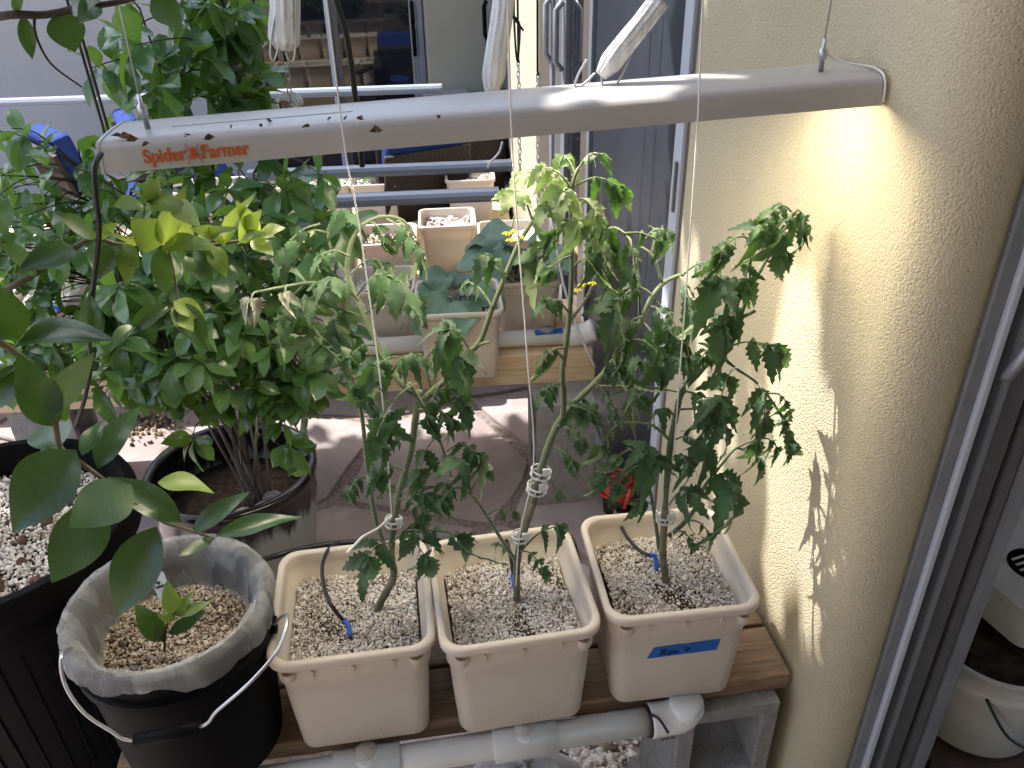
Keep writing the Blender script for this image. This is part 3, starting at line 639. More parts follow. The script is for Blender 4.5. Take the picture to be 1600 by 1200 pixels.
spo = sp.build('spider_emblem', m_orange, lamp, False, world=False); spo.matrix_basis = Matrix.Translation((.1075, .0005, .0155)) @ Matrix.Rotation(math.radians(-8), 4, 'X')
# hangers
def hanger(x, lamp_):
    b = MB().lathe([(.0035, .036), (.0035, .052), (.0055, .053), (.006, .064), (.003, .067), (.0025, .078)], 12, (x, .06), True, True).build('cable_gripper', m_steel, lamp_, world=False)
    MB().tube([(x, .06, .078), (x+.012, .062, .30), (x+.05, .07, 1.2)], .0011, 6).build('hanging_wire', m_steel, b, world=False)
hanger(.045, lamp); hanger(LL-.055, lamp)
MB().tube(smooth_path([(LL-.05, .062, .060), (LL-.03, .055, .048), (LL+.0035, .03, .042), (LL+.006, .004, .032), (LL+.006, -.001, .004)], 5), .0016, 6).build('white_cord', m_white, lamp, world=False)
cordp = [Y(158, 240, .955), Y(148, 262, .935), Y(150, 310, .93), Y(155, 360, .93), Y(147, 440, .95), Y(139, 520, 1.0), Y(142, 570, 1.02), Y(133, 620, 1.03), Y(118, 668, 1.05)]
MB().tube(smooth_path(cordp, 6), .0031, 8).build('power_cord', m_rubber, lamp)
# dead leaf crumbs lying on the lamp
crumbs = []
for i, (u, v, s_) in enumerate([(478, 200, .004), (564, 187, .004), (540, 186, .0025), (515, 188, .003), (590, 207, .007), (687, 185, .003), (422, 190, .003), (408, 198, .0025), (330, 218, .006), (292, 213, .003), (228, 228, .004), (200, 222, .008), (190, 215, .006), (362, 200, .003)]):
    p = Z(u, v, LA.z+.0372)
    for _ in range(6): p = Z(u, v, LA.z+.0376+(p.x-LA.x)*(LB.z-LA.z)/(LB.x-LA.x))
    s_ *= .8
    k = 7; b = MB()
    for j in range(3):
        a0 = R2.uniform(0, 6.28); q = p+Vector((R2.uniform(-s_, s_), R2.uniform(-s_, s_)*.5, -.0004+.0012*j))
        vs = [q+Vector((math.cos(a0)*x_*s_*R2.uniform(.7, 1.8)-math.sin(a0)*y_*s_*R2.uniform(.2, .9), math.sin(a0)*x_*s_*1.6+math.cos(a0)*y_*s_*.6, z_*s_)) for x_, y_, z_ in ((-1, 0, .3), (0, -1, 0), (1, 0, .5), (0, 1, .1), (0, 0, 1.1))]
        b.add(vs, [(0, 1, 4), (1, 2, 4), (2, 3, 4), (3, 0, 4)])
    o = b.build('dead_leaf_crumb', m_dead, None, False)
    crumbs.append((u, o))
for i, (u, o) in enumerate(sorted(crumbs, key=lambda q: q[0])): tag(o, f'brown dead leaf crumb on the grow light, {NTH[i]} from its left end', 'debris', 'dead crumbs on the grow light')
def bar_light(x0, x1, y, z, label, m_=m_alu):
    a_, b_ = FAR(x0, y, z), FAR(x1, y, z)
    t = thing('light_bar', label, 'lamp', a_, math.atan2(b_.y-a_.y, b_.x-a_.x), 'far light bars'); l_ = (b_-a_).length
    s2 = [(0, 0), (0, .02), (.008, .030), (.030, .034), (.052, .030), (.06, .02), (.06, 0)]
    MB().rings([[(x, y_, zz) for y_, zz in s2] for x in (0, l_)]).build('housing', m_, t, False, world=False)
    for k in range(3): MB().tube([(0.0, -.001+.003*k, .004+.009*k), (l_, -.001+.003*k, .004+.009*k)], .0022, 6).build('fin', m_, t, world=False)
    MB().rings([[(x, .03+(y_-.03)*1.08, zz*1.06-.001) for y_, zz in s2] for x in (l_, l_+.012)]).build('end_cap', m_jamb, t, False, world=False)
    return t
bar_light(-1.6, .30, 2.44, .955, 'grey ribbed light bar over the first far row of pots')
bar_light(-.50, .395, 2.80, .945, 'grey ribbed light bar with end cap over the middle far row')
bar_light(-2.4, .22, 3.66, 1.055, 'pale light bar crossing the glass door and blue chairs', m_bar)

# ================================================================ near buckets and big pots
BC = Vector((-.402, .985, BZ))
bk = thing('black_bucket', 'black bucket with white mesh liner and wire handle on the near bench', 'bucket', BC+Vector((0, 0, .001)))
MB().lathe([(.118, 0), (.124, .004), (.138, .20), (.1395, .235), (.148, .237), (.148, .252), (.1405, .254), (.1415, .300), (.147, .302), (.147, .310), (.138, .310), (.134, .20), (.12, .01)], 56, (0, 0), True, True).build('body', m_black, bk, world=False, split=.8)
hp = [BC+Vector((-.149, .02, .225)), Y(99, 1020, .86), Y(100, 1065, .84), Y(128, 1110, .82), Y(170, 1140, .81), Y(212, 1157, .805)]
hq = [Y(312, 1136, .80), Y(340, 1110, .80), Y(395, 1062, .81), Y(437, 1010, .845), Y(449, 960, .90), BC+Vector((.146, -.01, .245))]
hd = MB().tube(smooth_path(hp+hq, 6), .0026, 8).build('wire_handle', m_steel, bk)
MB().tube([hp[-1], (hp[-1]+hq[0])/2, hq[0]], .0095, 12).build('handle_grip', m_black, hd, world=False).matrix_parent_inverse = Matrix.Identity(4)
for s_, zz in ((-.149, .225), (.146, .245)):
    MB().tube([Vector((s_*.97, .02 if s_ < 0 else -.01, zz)), Vector((s_*1.05, .02 if s_ < 0 else -.01, zz))], .014, 12).build('handle_lug', m_black, bk, world=False)
# mesh liner: folded over the rim
n = 120; rings_ = []
for j, (r, z) in enumerate([(.100, .205), (.114, .230), (.121, .270), (.128, .306), (.137, .3175), (.149, .3185), (.1545, .308), (.156, .298), (.157, .283)]):
    ring = []
    for i in range(n):
        a = 2*math.pi*i/n
        wv = .0035*math.sin(a*9+j*.7)+.0025*math.sin(a*17+1.3*j)+.0022*math.sin(a*31+j*2)+.0016*math.sin(a*43-j*1.7)
        amp = (.6 if j < 4 else (.28 if j < 7 else .5)); rr_ = r+wv*amp
        zz = z + (.010*math.sin(a*3+.5)+.006*math.sin(a*7) if j == 8 else 0) + (.004*math.sin(a*5) if j in (7,) else 0)
        ring.append((rr_*math.cos(a), rr_*math.sin(a), zz))
    rings_.append(ring)
ln = MB().rings(rings_, False, False).build('mesh_liner', m_mesh); ln.location = BC
tag(ln, 'white mesh cloth folded over the rim of the black bucket', 'liner')
bed((BC.x, BC.y), .121, 0, BZ+.228, 9000, .0018, m_perlite_tan, 'tan perlite mix inside the mesh lined bucket', 'perlite in the near tubs', 0, True)

LC = Vector((-.80, 1.29, 0))
lp = thing('large_black_pot', 'large black plastic pot at the left edge of the picture', 'pot', LC)
MB().lathe([(.185, 0), (.19, .005), (.238, .70), (.242, .735), (.262, .74), (.266, .75), (.266, .79), (.262, .80), (.246, .80), (.240, .74), (.19, .05)], 64, (0, 0), True, True).build('body', m_black, lp, world=False, split=.8)
for a in [math.radians(d) for d in range(-100, -20, 9)]:
    MB().tube([(.236*math.cos(a), .236*math.sin(a), .66), (.205*math.cos(a), .205*math.sin(a), .20)], .0022, 6).build('rib', m_black, lp, world=False)
bed((LC.x, LC.y), .236, 0, .735, 9000, .0026, m_perlite, 'white perlite with brown clay balls in the large black pot', 'perlite in the near tubs', 0, True)
for i in range(16):
    a, r = R2.uniform(-1.9, .9), R2.uniform(.05, .21)
    if i < 8: a, r = R2.uniform(-1.2, .2), R2.uniform(.08, .20)
    s_ = R2.uniform(.008, .012)
    b = MB(); b.lathe([(s_*math.sin(t_)*(1+.06*math.sin(5*t_)), -s_*math.cos(t_)) for t_ in [k/7*math.pi+.001 for k in range(8)]], 12)
    o = b.build('clay_ball', m_clay); o.location = (LC.x+r*math.cos(a), LC.y+r*math.sin(a), .742); o.rotation_euler = (R2.random()*3, 1, 2)
    tag(o, 'brown clay ball lying on the perlite of the large black pot', 'clay ball', 'clay balls in the large black pot')

GC = Vector((-.525, 1.955, 0))
gp = thing('glazed_pot', 'glossy dark brown glazed pot with pale lower glaze holding the bush', 'pot', GC)
MB().lathe([(.17, 0), (.178, .01), (.205, .18), (.222, .30), (.222, .362), (.229, .378), (.235, .39), (.235, .402), (.229, .411), (.216, .411), (.208, .398), (.205, .28), (.17, .05)], 72, (0, 0), True, True).build('body', m_glaze, gp, world=False)
o = MB().lathe([(.206, .285), (.207, .29), (.12, .297), (.001, .30)], 40, (GC.x, GC.y), True, True).build('potting_soil', m_soil); tag(o, 'dark soil inside the glazed pot under the bush', 'soil', kind='stuff')
for i, (dx, dy, s_) in enumerate(((.03, -.10, .033), (.085, -.085, .036), (.10, -.03, .028))):
    b = MB(); b.lathe([(s_*math.sin(t_), -s_*.7*math.cos(t_)) for t_ in [k/9*math.pi+.001 for k in range(10)]], 18)
    o = b.build('pebble', m_pebble); o.location = GC+Vector((dx, dy, .305)); tag(o, ['rounded grey pebble nearest the rim inside the glazed pot', 'largest rounded grey pebble at the bush stems in the glazed pot', 'small grey pebble behind the others in the glazed pot'][i], 'pebble', 'pebbles in the glazed pot')

# ================================================================ leaves
def leaf_data(name, wr, shape, material, rows=8, fold=.25, curl=.25, wave=.03, seed=0, lobes=0, twist=0):
    """unit-length leaf along +Y, folded along the midrib, uv across (-1..1) and along (0..1)"""
    r_ = random.Random(seed); b = MB(); uv = []; cols = [-1, -.5, 0, .5, 1]
    ph = r_.uniform(0, 6)
    for i in range(rows+1):
        t_ = i/rows
        wdt = wr*.5*shape(t_)
        ca, sa = math.cos(twist*t_), math.sin(twist*t_)
        for c in cols:
            k = 1.
            if lobes and abs(c) == 1 and 0 < i < rows: k = 1.0+lobes*(.9 if i % 2 else -.7)*(.7+.6*r_.random())
            x = c*wdt*k; z = fold*abs(x) - curl*t_*t_ + wave*math.sin(t_*9+ph+c*2)*abs(c)
            y = t_*(1-.12*curl*t_) + (-.05*lobes*3*(i % 2 == 0) if lobes and abs(c) == 1 else 0)
            b.v.append((x*ca-z*sa*.0, y, z+x*sa)); uv.append((c, t_))
    m_ = len(cols)
    b.f = [(i*m_+j, i*m_+j+1, (i+1)*m_+j+1, (i+1)*m_+j) for i in range(rows) for j in range(m_-1)]
    b.uv = uv; me = b.data(name); me.materials.append(material); return me
ell = lambda t: max(.02, math.sin(math.pi*min(1, t**.84))**.92*(1-.08*t))
obo = lambda t: max(.03, (math.sin(math.pi*t**1.25))**.7)
ova = lambda t: max(.03, math.sin(math.pi*t**.72)**.85*(1-.25*t))
rou = lambda t: max(.06, math.sin(math.pi*min(.985, t))**.5)
def variants(name, k, wr, shape, m_, **kw):
    return [leaf_data(name, wr*(.88+.06*i), shape, m_, seed=i, fold=kw.get('fold', .25)*(.4+.3*i), curl=kw.get('curl', .25)*(.3+.4*i), twist=kw.get('twist', .4)*(-1)**i*(i % 3)*.5, **{a: b for a, b in kw.items() if a in ('rows', 'wave', 'lobes')}) for i in range(k)]
V_cit = variants('leaf', 5, .50, ell, m_citrus, rows=10, wave=.015, fold=.22, curl=.16, twist=.3)
V_city = variants('leaf', 4, .42, ell, m_citrus_young, rows=10, wave=.02, fold=.3, curl=.3, twist=.4)
V_bush = variants('leaf', 5, .50, obo, m_bush, rows=7, wave=.03, fold=.25, curl=.3, twist=.5)
V_tom = variants('leaflet', 6, .44, ova, m_tomato, rows=12, wave=.06, fold=.45, curl=.7, lobes=.26)
V_tomp = variants('leaflet', 5, .56, ova, m_tomato_lit, rows=12, wave=.06, fold=.35, curl=.5, lobes=.22)
V_tomg = variants('leaflet', 4, .52, ova, m_tomato_grey, rows=12, wave=.06, fold=.6, curl=.8, lobes=.12)
V_bay = variants('leaf', 3, .42, ell, m_bay, rows=8, fold=.2, curl=.1); V_bayy = variants('leaf', 3, .42, ell, m_citrus_young, rows=8, fold=.3, curl=.1)
V_kale = variants('leaf', 4, .85, rou, m_kale, rows=10, wave=.09, fold=.15, curl=.6)
def frame(base, tip, nrm):
    y = (tip-base); L_ = y.length; y.normalize(); z = nrm-y*nrm.dot(y)
    z = z.normalized() if z.length > 1e-4 else y.orthogonal().normalized(); x = y.cross(z)
    M_ = Matrix((x, y, z)).transposed().to_4x4() @ Matrix.Scale(L_, 4); M_.translation = base; return M_
def put_leaf(me, parent, base, tip, nrm, name='leaf', wscale=1., pi=None):
    o_ = bpy.data.objects.new(name, me); C.objects.link(o_); o_.parent = parent
    o_.matrix_parent_inverse = pi if pi is not None else pinv(parent)
    o_.matrix_basis = frame(base, tip, nrm) @ Matrix.Diagonal((wscale, 1, 1, 1)); return o_
def tocam(p, k=1.): return ((CAMP-p).normalized()*k)
def rv(s_=1.): return Vector((R2.uniform(-s_, s_), R2.uniform(-s_, s_), R2.uniform(-s_, s_)))

# ---------------------------------------------------------------- tomato plants
def compound(root, base, tip, n=3, sag=.25, var=V_tom, size=1., nrm=None, ri=None, seed=None):
    """one tomato leaf: a sagging stalk (the part) with its leaflets (sub-parts)"""
    d = tip-base; L_ = d.length
    up = Vector((0, 0, 1)); mid = base.lerp(tip, .5)+up*L_*sag*.6
    path = smooth_path([base, base.lerp(mid, .55)+up*L_*sag*.1, mid, tip.lerp(mid, .4)+up*L_*sag*.12, tip], 4)
    st = MB().tube(path, lerpr(.0020, .0008, len(path)), 5).build('leaf', m_tstem, root)
    pi_ = st.matrix_parent_inverse
    def P_(t_): k = t_*(len(path)-1); i = min(int(k), len(path)-2); return path[i].lerp(path[i+1], k-i)
    def T_(t_): return (P_(min(1, t_+.06))-P_(max(0, t_-.06))).normalized()
    nn = nrm or (Vector((0, -.35, 1))+rv(.5)).normalized()
    def lf(b, t2, s_):
        dd = t2-b; tip2 = b+dd*s_ + Vector((0, 0, -.20*dd.length*s_))
        o_ = bpy.data.objects.new('leaflet', None if False else R2.choice(var)); C.objects.link(o_); o_.parent = st
        o_.matrix_basis = frame(b, tip2, (nn+rv(.5)).normalized()) @ Matrix.Diagonal((R2.uniform(.85, 1.2), 1, 1, 1))
    tl = max(.034, L_*.62)*size*(1.08 if var is V_tom else (.72 if var is V_tomp else 1.))
    lf(P_(1), P_(1)+(T_(1)+Vector((0, 0, -.35))).normalized()*tl, 1)
    for k in range(n):
        t_ = .92-.62*k/max(1, n-.2); b = P_(t_); T = T_(t_); sd_ = T.cross(nn).normalized()
        for s_ in (-1, 1):
            if R2.random() < .06: continue
            l2 = tl*(.92-.16*k)*R2.uniform(.8, 1.1)
            lf(b, b+(sd_*s_*.9+T*.55+Vector((0, 0, -.25))+rv(.2)).normalized()*l2, 1)
        if k < n-1 and R2.random() < .6:
            b = P_(t_-.1); lf(b, b+(sd_*R2.choice((-1, 1))+rv(.4)).normalized()*tl*.3, 1)
    return st
def back(u, v): return .13*max(0, min(1, (600-v)/150))*(1 if u < 690 else 0)      # the arching top leans away, behind the lamp
def Ymix(pts, y0, y1):
    n_ = len(pts); return [Y(u, v, y0+(y1-y0)*i/max(1, n_-1)+back(u, v)) for i, (u, v) in enumerate(pts)]
def plant(label, base, stems, leaves, thin=0):
    root = thing('tomato_plant', label, 'plant', base, 0, 'tomato plants')
    for pts, r0, r1, mm in stems:
        pp = smooth_path(pts, 5); k = len(pp)
        rad = [.9*(r0+(r1-r0)*i/(k-1)) for i in range(k)]
        rad = [r*(1+.10*math.sin(i*2.3)*(.6+.4*math.sin(i))) for i, r in enumerate(rad)]
        MB().tube(pp, rad, 10).build('stem', mm, root)
    for q in leaves:
        u0, v0, u1, v1, ya, yb, n_, kind, size = q
        if thin and R2.random() < thin: continue
        compound(root, Y(u0, v0, ya+back(u0, v0)), Y(u1, v1, yb+back(u0, v0)), n_, R2.uniform(.2, .45), {'d': V_tom, 'p': V_tomp, 'g': V_tomg}[kind], size)
    return root
y1 = 1.04
T1 = plant('leftmost tomato plant with an arching tip and two long bare stems', Y(585, 962, y1),
  [(Ymix([(582, 968), (598, 935), (615, 900), (611, 868), (614, 830), (622, 780)], y1, y1+.02), .0075, .0065, m_tbase),
   (Ymix([(621, 785), (630, 748), (642, 705), (650, 650), (655, 610)], y1+.02, y1+.05), .0068, .0062, m_tstem),
   (Ymix([(655, 618), (628, 600), (600, 560), (574, 500), (556, 462), (543, 428), (544, 400), (552, 372), (570, 349), (600, 338), (630, 345), (650, 372)], y1+.05, y1+.06), .0062, .0022, m_tstem),
   (Ymix([(556, 462), (530, 450), (490, 442), (450, 447), (402, 456)], y1+.055, y1-.03), .004, .002, m_tstem),
   (Ymix([(541, 428), (525, 405), (515, 380), (512, 360)], y1+.06, y1+.09), .003, .0018, m_tstem),
   (Ymix([(652, 640), (672, 615), (705, 585), (735, 550), (752, 530), (768, 485), (790, 430), (812, 378), (838, 335), (850, 300)], y1+.05, y1+.06), .0062, .0032, m_tstem),
   (Ymix([(746, 540), (757, 536), (764, 535)], y1+.053, y1+.04), .003, .0026, m_tstem),
   (Ymix([(606, 872), (598, 845), (586, 805), (577, 750), (571, 700), (566, 655), (558, 620), (548, 585)], y1+.02, y1+.07), .0052, .003, m_tstem),
   (Ymix([(640, 598), (664, 640), (684, 680), (698, 720), (706, 748)], y1+.03, y1), .0034, .0018, m_tstem)],
  [(556, 464, 625, 440, 1.09, 1.03, 3, 'd', 1.), (550, 450, 480, 470, 1.09, 1.05, 3, 'd', 1.), (548, 430, 600, 410, 1.1, 1.14, 3, 'd', 1.), (600, 340, 655, 390, 1.10, 1.07, 3, 'd', .9),
   (575, 348, 600, 372, 1.1, 1.08, 2, 'd', .9), (620, 345, 640, 372, 1.1, 1.08, 2, 'd', .9), (515, 365, 465, 372, 1.13, 1.12, 3, 'p', .9), (512, 360, 540, 330, 1.13, 1.1, 2, 'd', .9), (500, 350, 440, 395, 1.13, 1.1, 3, 'd', .9),
   (570, 490, 650, 470, 1.09, 1.12, 3, 'd', 1.), (590, 540, 545, 560, 1.09, 1.06, 3, 'd', 1.), (575, 500, 510, 520, 1.1, 1.16, 3, 'd', 1.1), (552, 600, 500, 540, 1.12, 1.14, 3, 'd', 1.1), (548, 588, 575, 620, 1.12, 1.06, 2, 'd', 1.),
   (402, 456, 392, 468, 1.01, .99, 1, 'g', 1.0), (450, 447, 446, 458, 1.03, 1.0, 1, 'g', 1.0), (480, 443, 440, 500, 1.05, 1.03, 3, 'd', 1.),
   (650, 600, 595, 665, 1.08, 1.0, 2, 'd', .9), (690, 600, 722, 625, 1.09, 1.02, 2, 'd', 1.), (660, 570, 720, 560, 1.08, 1.0, 3, 'd', .8), (640, 565, 585, 575, 1.09, 1.02, 3, 'd', .9),
   (684, 680, 655, 740, 1.06, 1.0, 2, 'd', 1.), (698, 705, 745, 710, 1.05, 1.0, 3, 'd', .9), (706, 748, 690, 775, 1.04, .99, 2, 'd', 1.), (628, 770, 665, 775, 1.06, 1.0, 3, 'd', .7),
   (615, 845, 660, 830, 1.05, 1.0, 3, 'd', .8), (612, 852, 575, 875, 1.05, .97, 2, 'd', .9), (618, 838, 665, 870, 1.05, .98, 2, 'd', .9), (630, 840, 715, 838, 1.05, 1.0, 2, 'd', .8), (590, 780, 610, 760, 1.08, 1.1, 2, 'd', .7),
   (560, 622, 585, 640, 1.11, 1.08, 2, 'd', .8), (770, 480, 730, 440, 1.09, 1.14, 2, 'd', .7), (832, 345, 800, 300, 1.1, 1.04, 3, 'p', .9), (850, 300, 810, 272, 1.1, 1.08, 3, 'p', 1.), (848, 305, 880, 285, 1.1, 1.06, 3, 'p', 1.)]+[(a, b, c, d, 1.06, 1.02, 3, 'd', .85) for a, b, c, d in ((655, 640, 705, 655), (645, 690, 598, 700), (600, 560, 556, 605), (622, 780, 662, 805), (572, 690, 604, 660), (700, 590, 668, 655), (735, 550, 700, 515), (560, 470, 515, 435), (610, 585, 648, 555), (574, 745, 545, 770), (544, 400, 500, 400), (632, 735, 590, 745), (790, 430, 760, 400))])
T2 = plant('middle tomato plant with white clips on its stem and pale lit top', Y(808, 938, 1.03),
  [(Ymix([(808, 944), (807, 900), (810, 865), (820, 825), (834, 785)], 1.03, 1.04), .0072, .0068, m_tbase),
   (Ymix([(833, 790), (843, 745), (856, 700), (872, 662), (895, 632), (930, 598), (958, 565), (985, 530), (1004, 496), (1018, 465), (1040, 440), (1068, 428)], 1.04, 1.13), .0070, .0035, m_tstem),
   (Ymix([(880, 650), (881, 615), (879, 580), (884, 545), (890, 490), (893, 440), (894, 380), (892, 330), (896, 285), (905, 262)], 1.06, 1.06), .0055, .003, m_tstem),
   (Ymix([(892, 500), (908, 478), (922, 455), (930, 430)], 1.06, 1.08), .003, .0018, m_tstem), (Ymix([(880, 560), (866, 545)], 1.06, 1.04), .0032, .0028, m_tstem),
   (Ymix([(808, 878), (785, 845), (760, 805), (738, 775), (718, 762)], 1.035, 1.0), .0036, .002, m_tstem),
   (Ymix([(932, 604), (975, 604), (1020, 606), (1060, 612)], 1.10, 1.12), .0032, .002, m_tstem),
   (Ymix([(1000, 495), (998, 440), (990, 400), (975, 365), (960, 355)], 1.11, 1.08), .003, .0018, m_tstem),
   (Ymix([(1034, 440), (1020, 400), (1000, 385)], 1.12, 1.14), .0026, .0018, m_tstem)],
  [(896, 300, 850, 262, 1.06, 1.03, 3, 'p', 1.), (900, 280, 880, 245, 1.06, 1.08, 3, 'd', .9), (895, 310, 850, 320, 1.06, 1.0, 3, 'p', 1.), (895, 320, 930, 330, 1.06, 1.0, 3, 'p', 1.1), (900, 290, 965, 292, 1.06, 1.03, 3, 'd', 1.), (893, 345, 935, 375, 1.06, 1.02, 3, 'p', .9),
   (893, 350, 860, 375, 1.06, 1.08, 3, 'd', 1.), (892, 360, 835, 400, 1.06, 1.1, 3, 'd', 1.), (894, 300, 905, 350, 1.06, .99, 2, 'p', 1.2), (893, 335, 880, 300, 1.06, 1.0, 2, 'p', 1.2),
   (975, 365, 925, 385, 1.08, 1.04, 3, 'd', 1.), (975, 365, 1030, 378, 1.08, 1.06, 3, 'd', 1.), (965, 357, 945, 420, 1.08, 1.04, 3, 'd', 1.), (980, 370, 990, 420, 1.08, 1.03, 2, 'd', 1.), (1000, 385, 1040, 360, 1.12, 1.1, 3, 'd', .9),
   (1068, 428, 1110, 410, 1.13, 1.1, 3, 'd', .9), (1060, 430, 1080, 490, 1.13, 1.08, 3, 'd', 1.), (1020, 462, 960, 480, 1.12, 1.06, 3, 'd', 1.), (1005, 495, 965, 540, 1.11, 1.05, 3, 'd', 1.), (1010, 480, 1045, 520, 1.12, 1.06, 3, 'd', 1.1), (1018, 465, 1070, 540, 1.12, 1.07, 3, 'd', 1.1), (1000, 500, 1035, 570, 1.11, 1.05, 3, 'd', 1.1), (985, 530, 960, 570, 1.1, 1.04, 2, 'd', .7),
   (1030, 606, 1000, 565, 1.12, 1.1, 2, 'd', .9), (975, 604, 1000, 625, 1.1, 1.05, 2, 'd', .8), (890, 640, 930, 650, 1.07, 1.05, 3, 'd', .7),
   (738, 775, 715, 720, 1.0, .98, 3, 'd', .9), (720, 762, 690, 785, 1.0, .97, 2, 'd', .8), (760, 805, 800, 800, 1.01, .99, 2, 'd', .7), (810, 860, 850, 890, 1.03, .98, 3, 'd', .75), (808, 868, 875, 822, 1.03, 1.03, 2, 'd', .7), (806, 880, 780, 850, 1.03, 1.06, 2, 'd', .7), (845, 745, 870, 770, 1.05, 1.02, 1, 'd', .6), (735, 770, 760, 735, 1.0, 1.03, 2, 'd', .8)]+[(a, b, c, d, 1.06, 1.03, 3, 'd', .8) for a, b, c, d in ((870, 665, 908, 690), (856, 700, 895, 722), (930, 598, 962, 645), (884, 545, 848, 565), (890, 490, 852, 470), (893, 420, 935, 412), (893, 400, 858, 425), (958, 565, 992, 595), (985, 530, 1025, 548), (905, 262, 935, 240), (894, 380, 940, 350), (882, 600, 850, 612))])
T3 = plant('rightmost bushy tomato plant leaning toward the stucco wall', Y(1040, 906, 1.03),
  [(Ymix([(1041, 912), (1036, 870), (1037, 830), (1041, 790)], 1.03, 1.04), .0078, .007, m_tbase),
   (Ymix([(1041, 795), (1043, 740), (1048, 690), (1056, 650), (1066, 612), (1090, 585), (1125, 545), (1152, 505), (1170, 455), (1190, 418), (1212, 380), (1232, 348), (1245, 328)], 1.04, 1.10), .0068, .0026, m_tstem),
   (Ymix([(1045, 838), (1068, 818), (1085, 796), (1100, 762), (1120, 735), (1150, 700), (1185, 686)], 1.04, 1.05), .005, .002, m_tstem),
   (Ymix([(1160, 495), (1172, 490), (1179, 486)], 1.08, 1.06), .0034, .003, m_tstem),
   (Ymix([(1120, 550), (1150, 575), (1185, 600), (1215, 640), (1232, 675)], 1.08, 1.06), .0035, .0018, m_tstem),
   (Ymix([(1030, 860), (1022, 800), (1012, 750), (1000, 715), (980, 700)], 1.04, 1.09), .004, .002, m_tstem),
   (Ymix([(1048, 690), (1020, 665), (985, 660), (950, 662)], 1.05, 1.08), .003, .0016, m_tstem),
   (Ymix([(1170, 460), (1172, 420), (1170, 380), (1160, 365)], 1.09, 1.07), .003, .0018, m_tstem)],
  [(1245, 328, 1258, 350, 1.10, 1.09, 3, 'd', 1.2), (1240, 335, 1195, 345, 1.1, 1.06, 3, 'd', .9), (1225, 360, 1215, 400, 1.1, 1.06, 2, 'd', 1.), (1240, 332, 1225, 365, 1.1, 1.05, 2, 'd', 1.2), (1210, 385, 1228, 395, 1.1, 1.08, 2, 'd', .9),
   (1165, 370, 1125, 395, 1.07, 1.04, 3, 'd', 1.1), (1172, 400, 1165, 440, 1.08, 1.04, 2, 'd', 1.1), (1170, 385, 1190, 355, 1.08, 1.04, 2, 'd', 1.), (1168, 465, 1125, 440, 1.09, 1.04, 3, 'd', 1.), (1160, 480, 1130, 510, 1.09, 1.03, 3, 'd', 1.1),
   (1125, 548, 1095, 560, 1.08, 1.04, 3, 'd', .9), (1130, 545, 1205, 540, 1.08, 1.04, 2, 'd', 1.2), (1150, 575, 1125, 625, 1.07, 1.0, 2, 'd', 1.2), (1185, 600, 1195, 650, 1.07, 1.0, 3, 'd', 1.1), (1215, 640, 1240, 690, 1.06, 1.03, 3, 'd', 1.), (1200, 615, 1235, 640, 1.06, 1.05, 3, 'd', 1.), (1205, 630, 1180, 690, 1.06, 1.02, 2, 'd', 1.),
   (1066, 612, 1110, 640, 1.06, 1.0, 3, 'd', 1.), (1060, 640, 1130, 665, 1.05, .99, 3, 'd', 1.), (1150, 700, 1190, 720, 1.05, 1.03, 3, 'd', .9), (1110, 748, 1148, 770, 1.05, .97, 3, 'd', 1.35), (1120, 735, 1100, 700, 1.05, 1.02, 3, 'd', .9), (1185, 686, 1215, 700, 1.05, 1.04, 2, 'd', .9), (1050, 690, 1090, 690, 1.05, 1.0, 3, 'd', .8),
   (950, 662, 910, 640, 1.08, 1.06, 3, 'd', 1.), (970, 660, 940, 700, 1.08, 1.05, 3, 'd', 1.), (1000, 662, 985, 630, 1.07, 1.1, 3, 'd', .9), (985, 702, 945, 745, 1.09, 1.06, 3, 'd', 1.), (1005, 725, 965, 760, 1.08, 1.04, 3, 'd', .8), (1015, 755, 1020, 720, 1.07, 1.02, 3, 'd', .9), (1020, 790, 1000, 790, 1.05, 1.02, 2, 'd', .8), (1044, 720, 1075, 725, 1.05, 1.0, 3, 'd', .8), (1043, 740, 1010, 700, 1.05, 1.02, 3, 'd', .8),
   (1050, 830, 1085, 850, 1.04, 1.0, 3, 'd', .8), (1075, 812, 1110, 835, 1.04, 1.0, 2, 'd', .7), (1040, 800, 1075, 770, 1.04, .99, 2, 'd', .8), (1056, 655, 1030, 640, 1.05, 1.03, 2, 'd', .9), (1090, 585, 1060, 560, 1.07, 1.04, 3, 'd', .9)])
def flower(root, p, s_=.0085, k=6):
    b = MB()
    for j in range(k):
        a = j/k*6.283+R2.random(); d = Vector((math.cos(a), math.sin(a)*.6-.3, -.5+R2.uniform(-.3, .3))).normalized(); sd_ = d.orthogonal().normalized()
        b.add([p, p+d*s_*.5+sd_*s_*.16, p+d*s_, p+d*s_*.5-sd_*s_*.16], [(0, 1, 2, 3)])
    b.tube([p, p+Vector((0, -.002, -s_*.7))], [.0022, .0008], 6); b.build('flower', m_flower, root)
for r_, pts in ((T1, [(792, 362), (803, 358), (812, 368), (797, 372)]), (T2, [(903, 450), (910, 442), (925, 440)]), (T3, [(1089, 565)])):
    for u, v in pts: flower(r_, Y(u, v, 1.07))
for u, v in ((800, 352), (908, 432)): MB().tube([Y(u+4, v-14, 1.07), Y(u, v+4, 1.07)], .0011, 5).build('flower_stalk', m_tstem, T1 if u < 850 else T2)

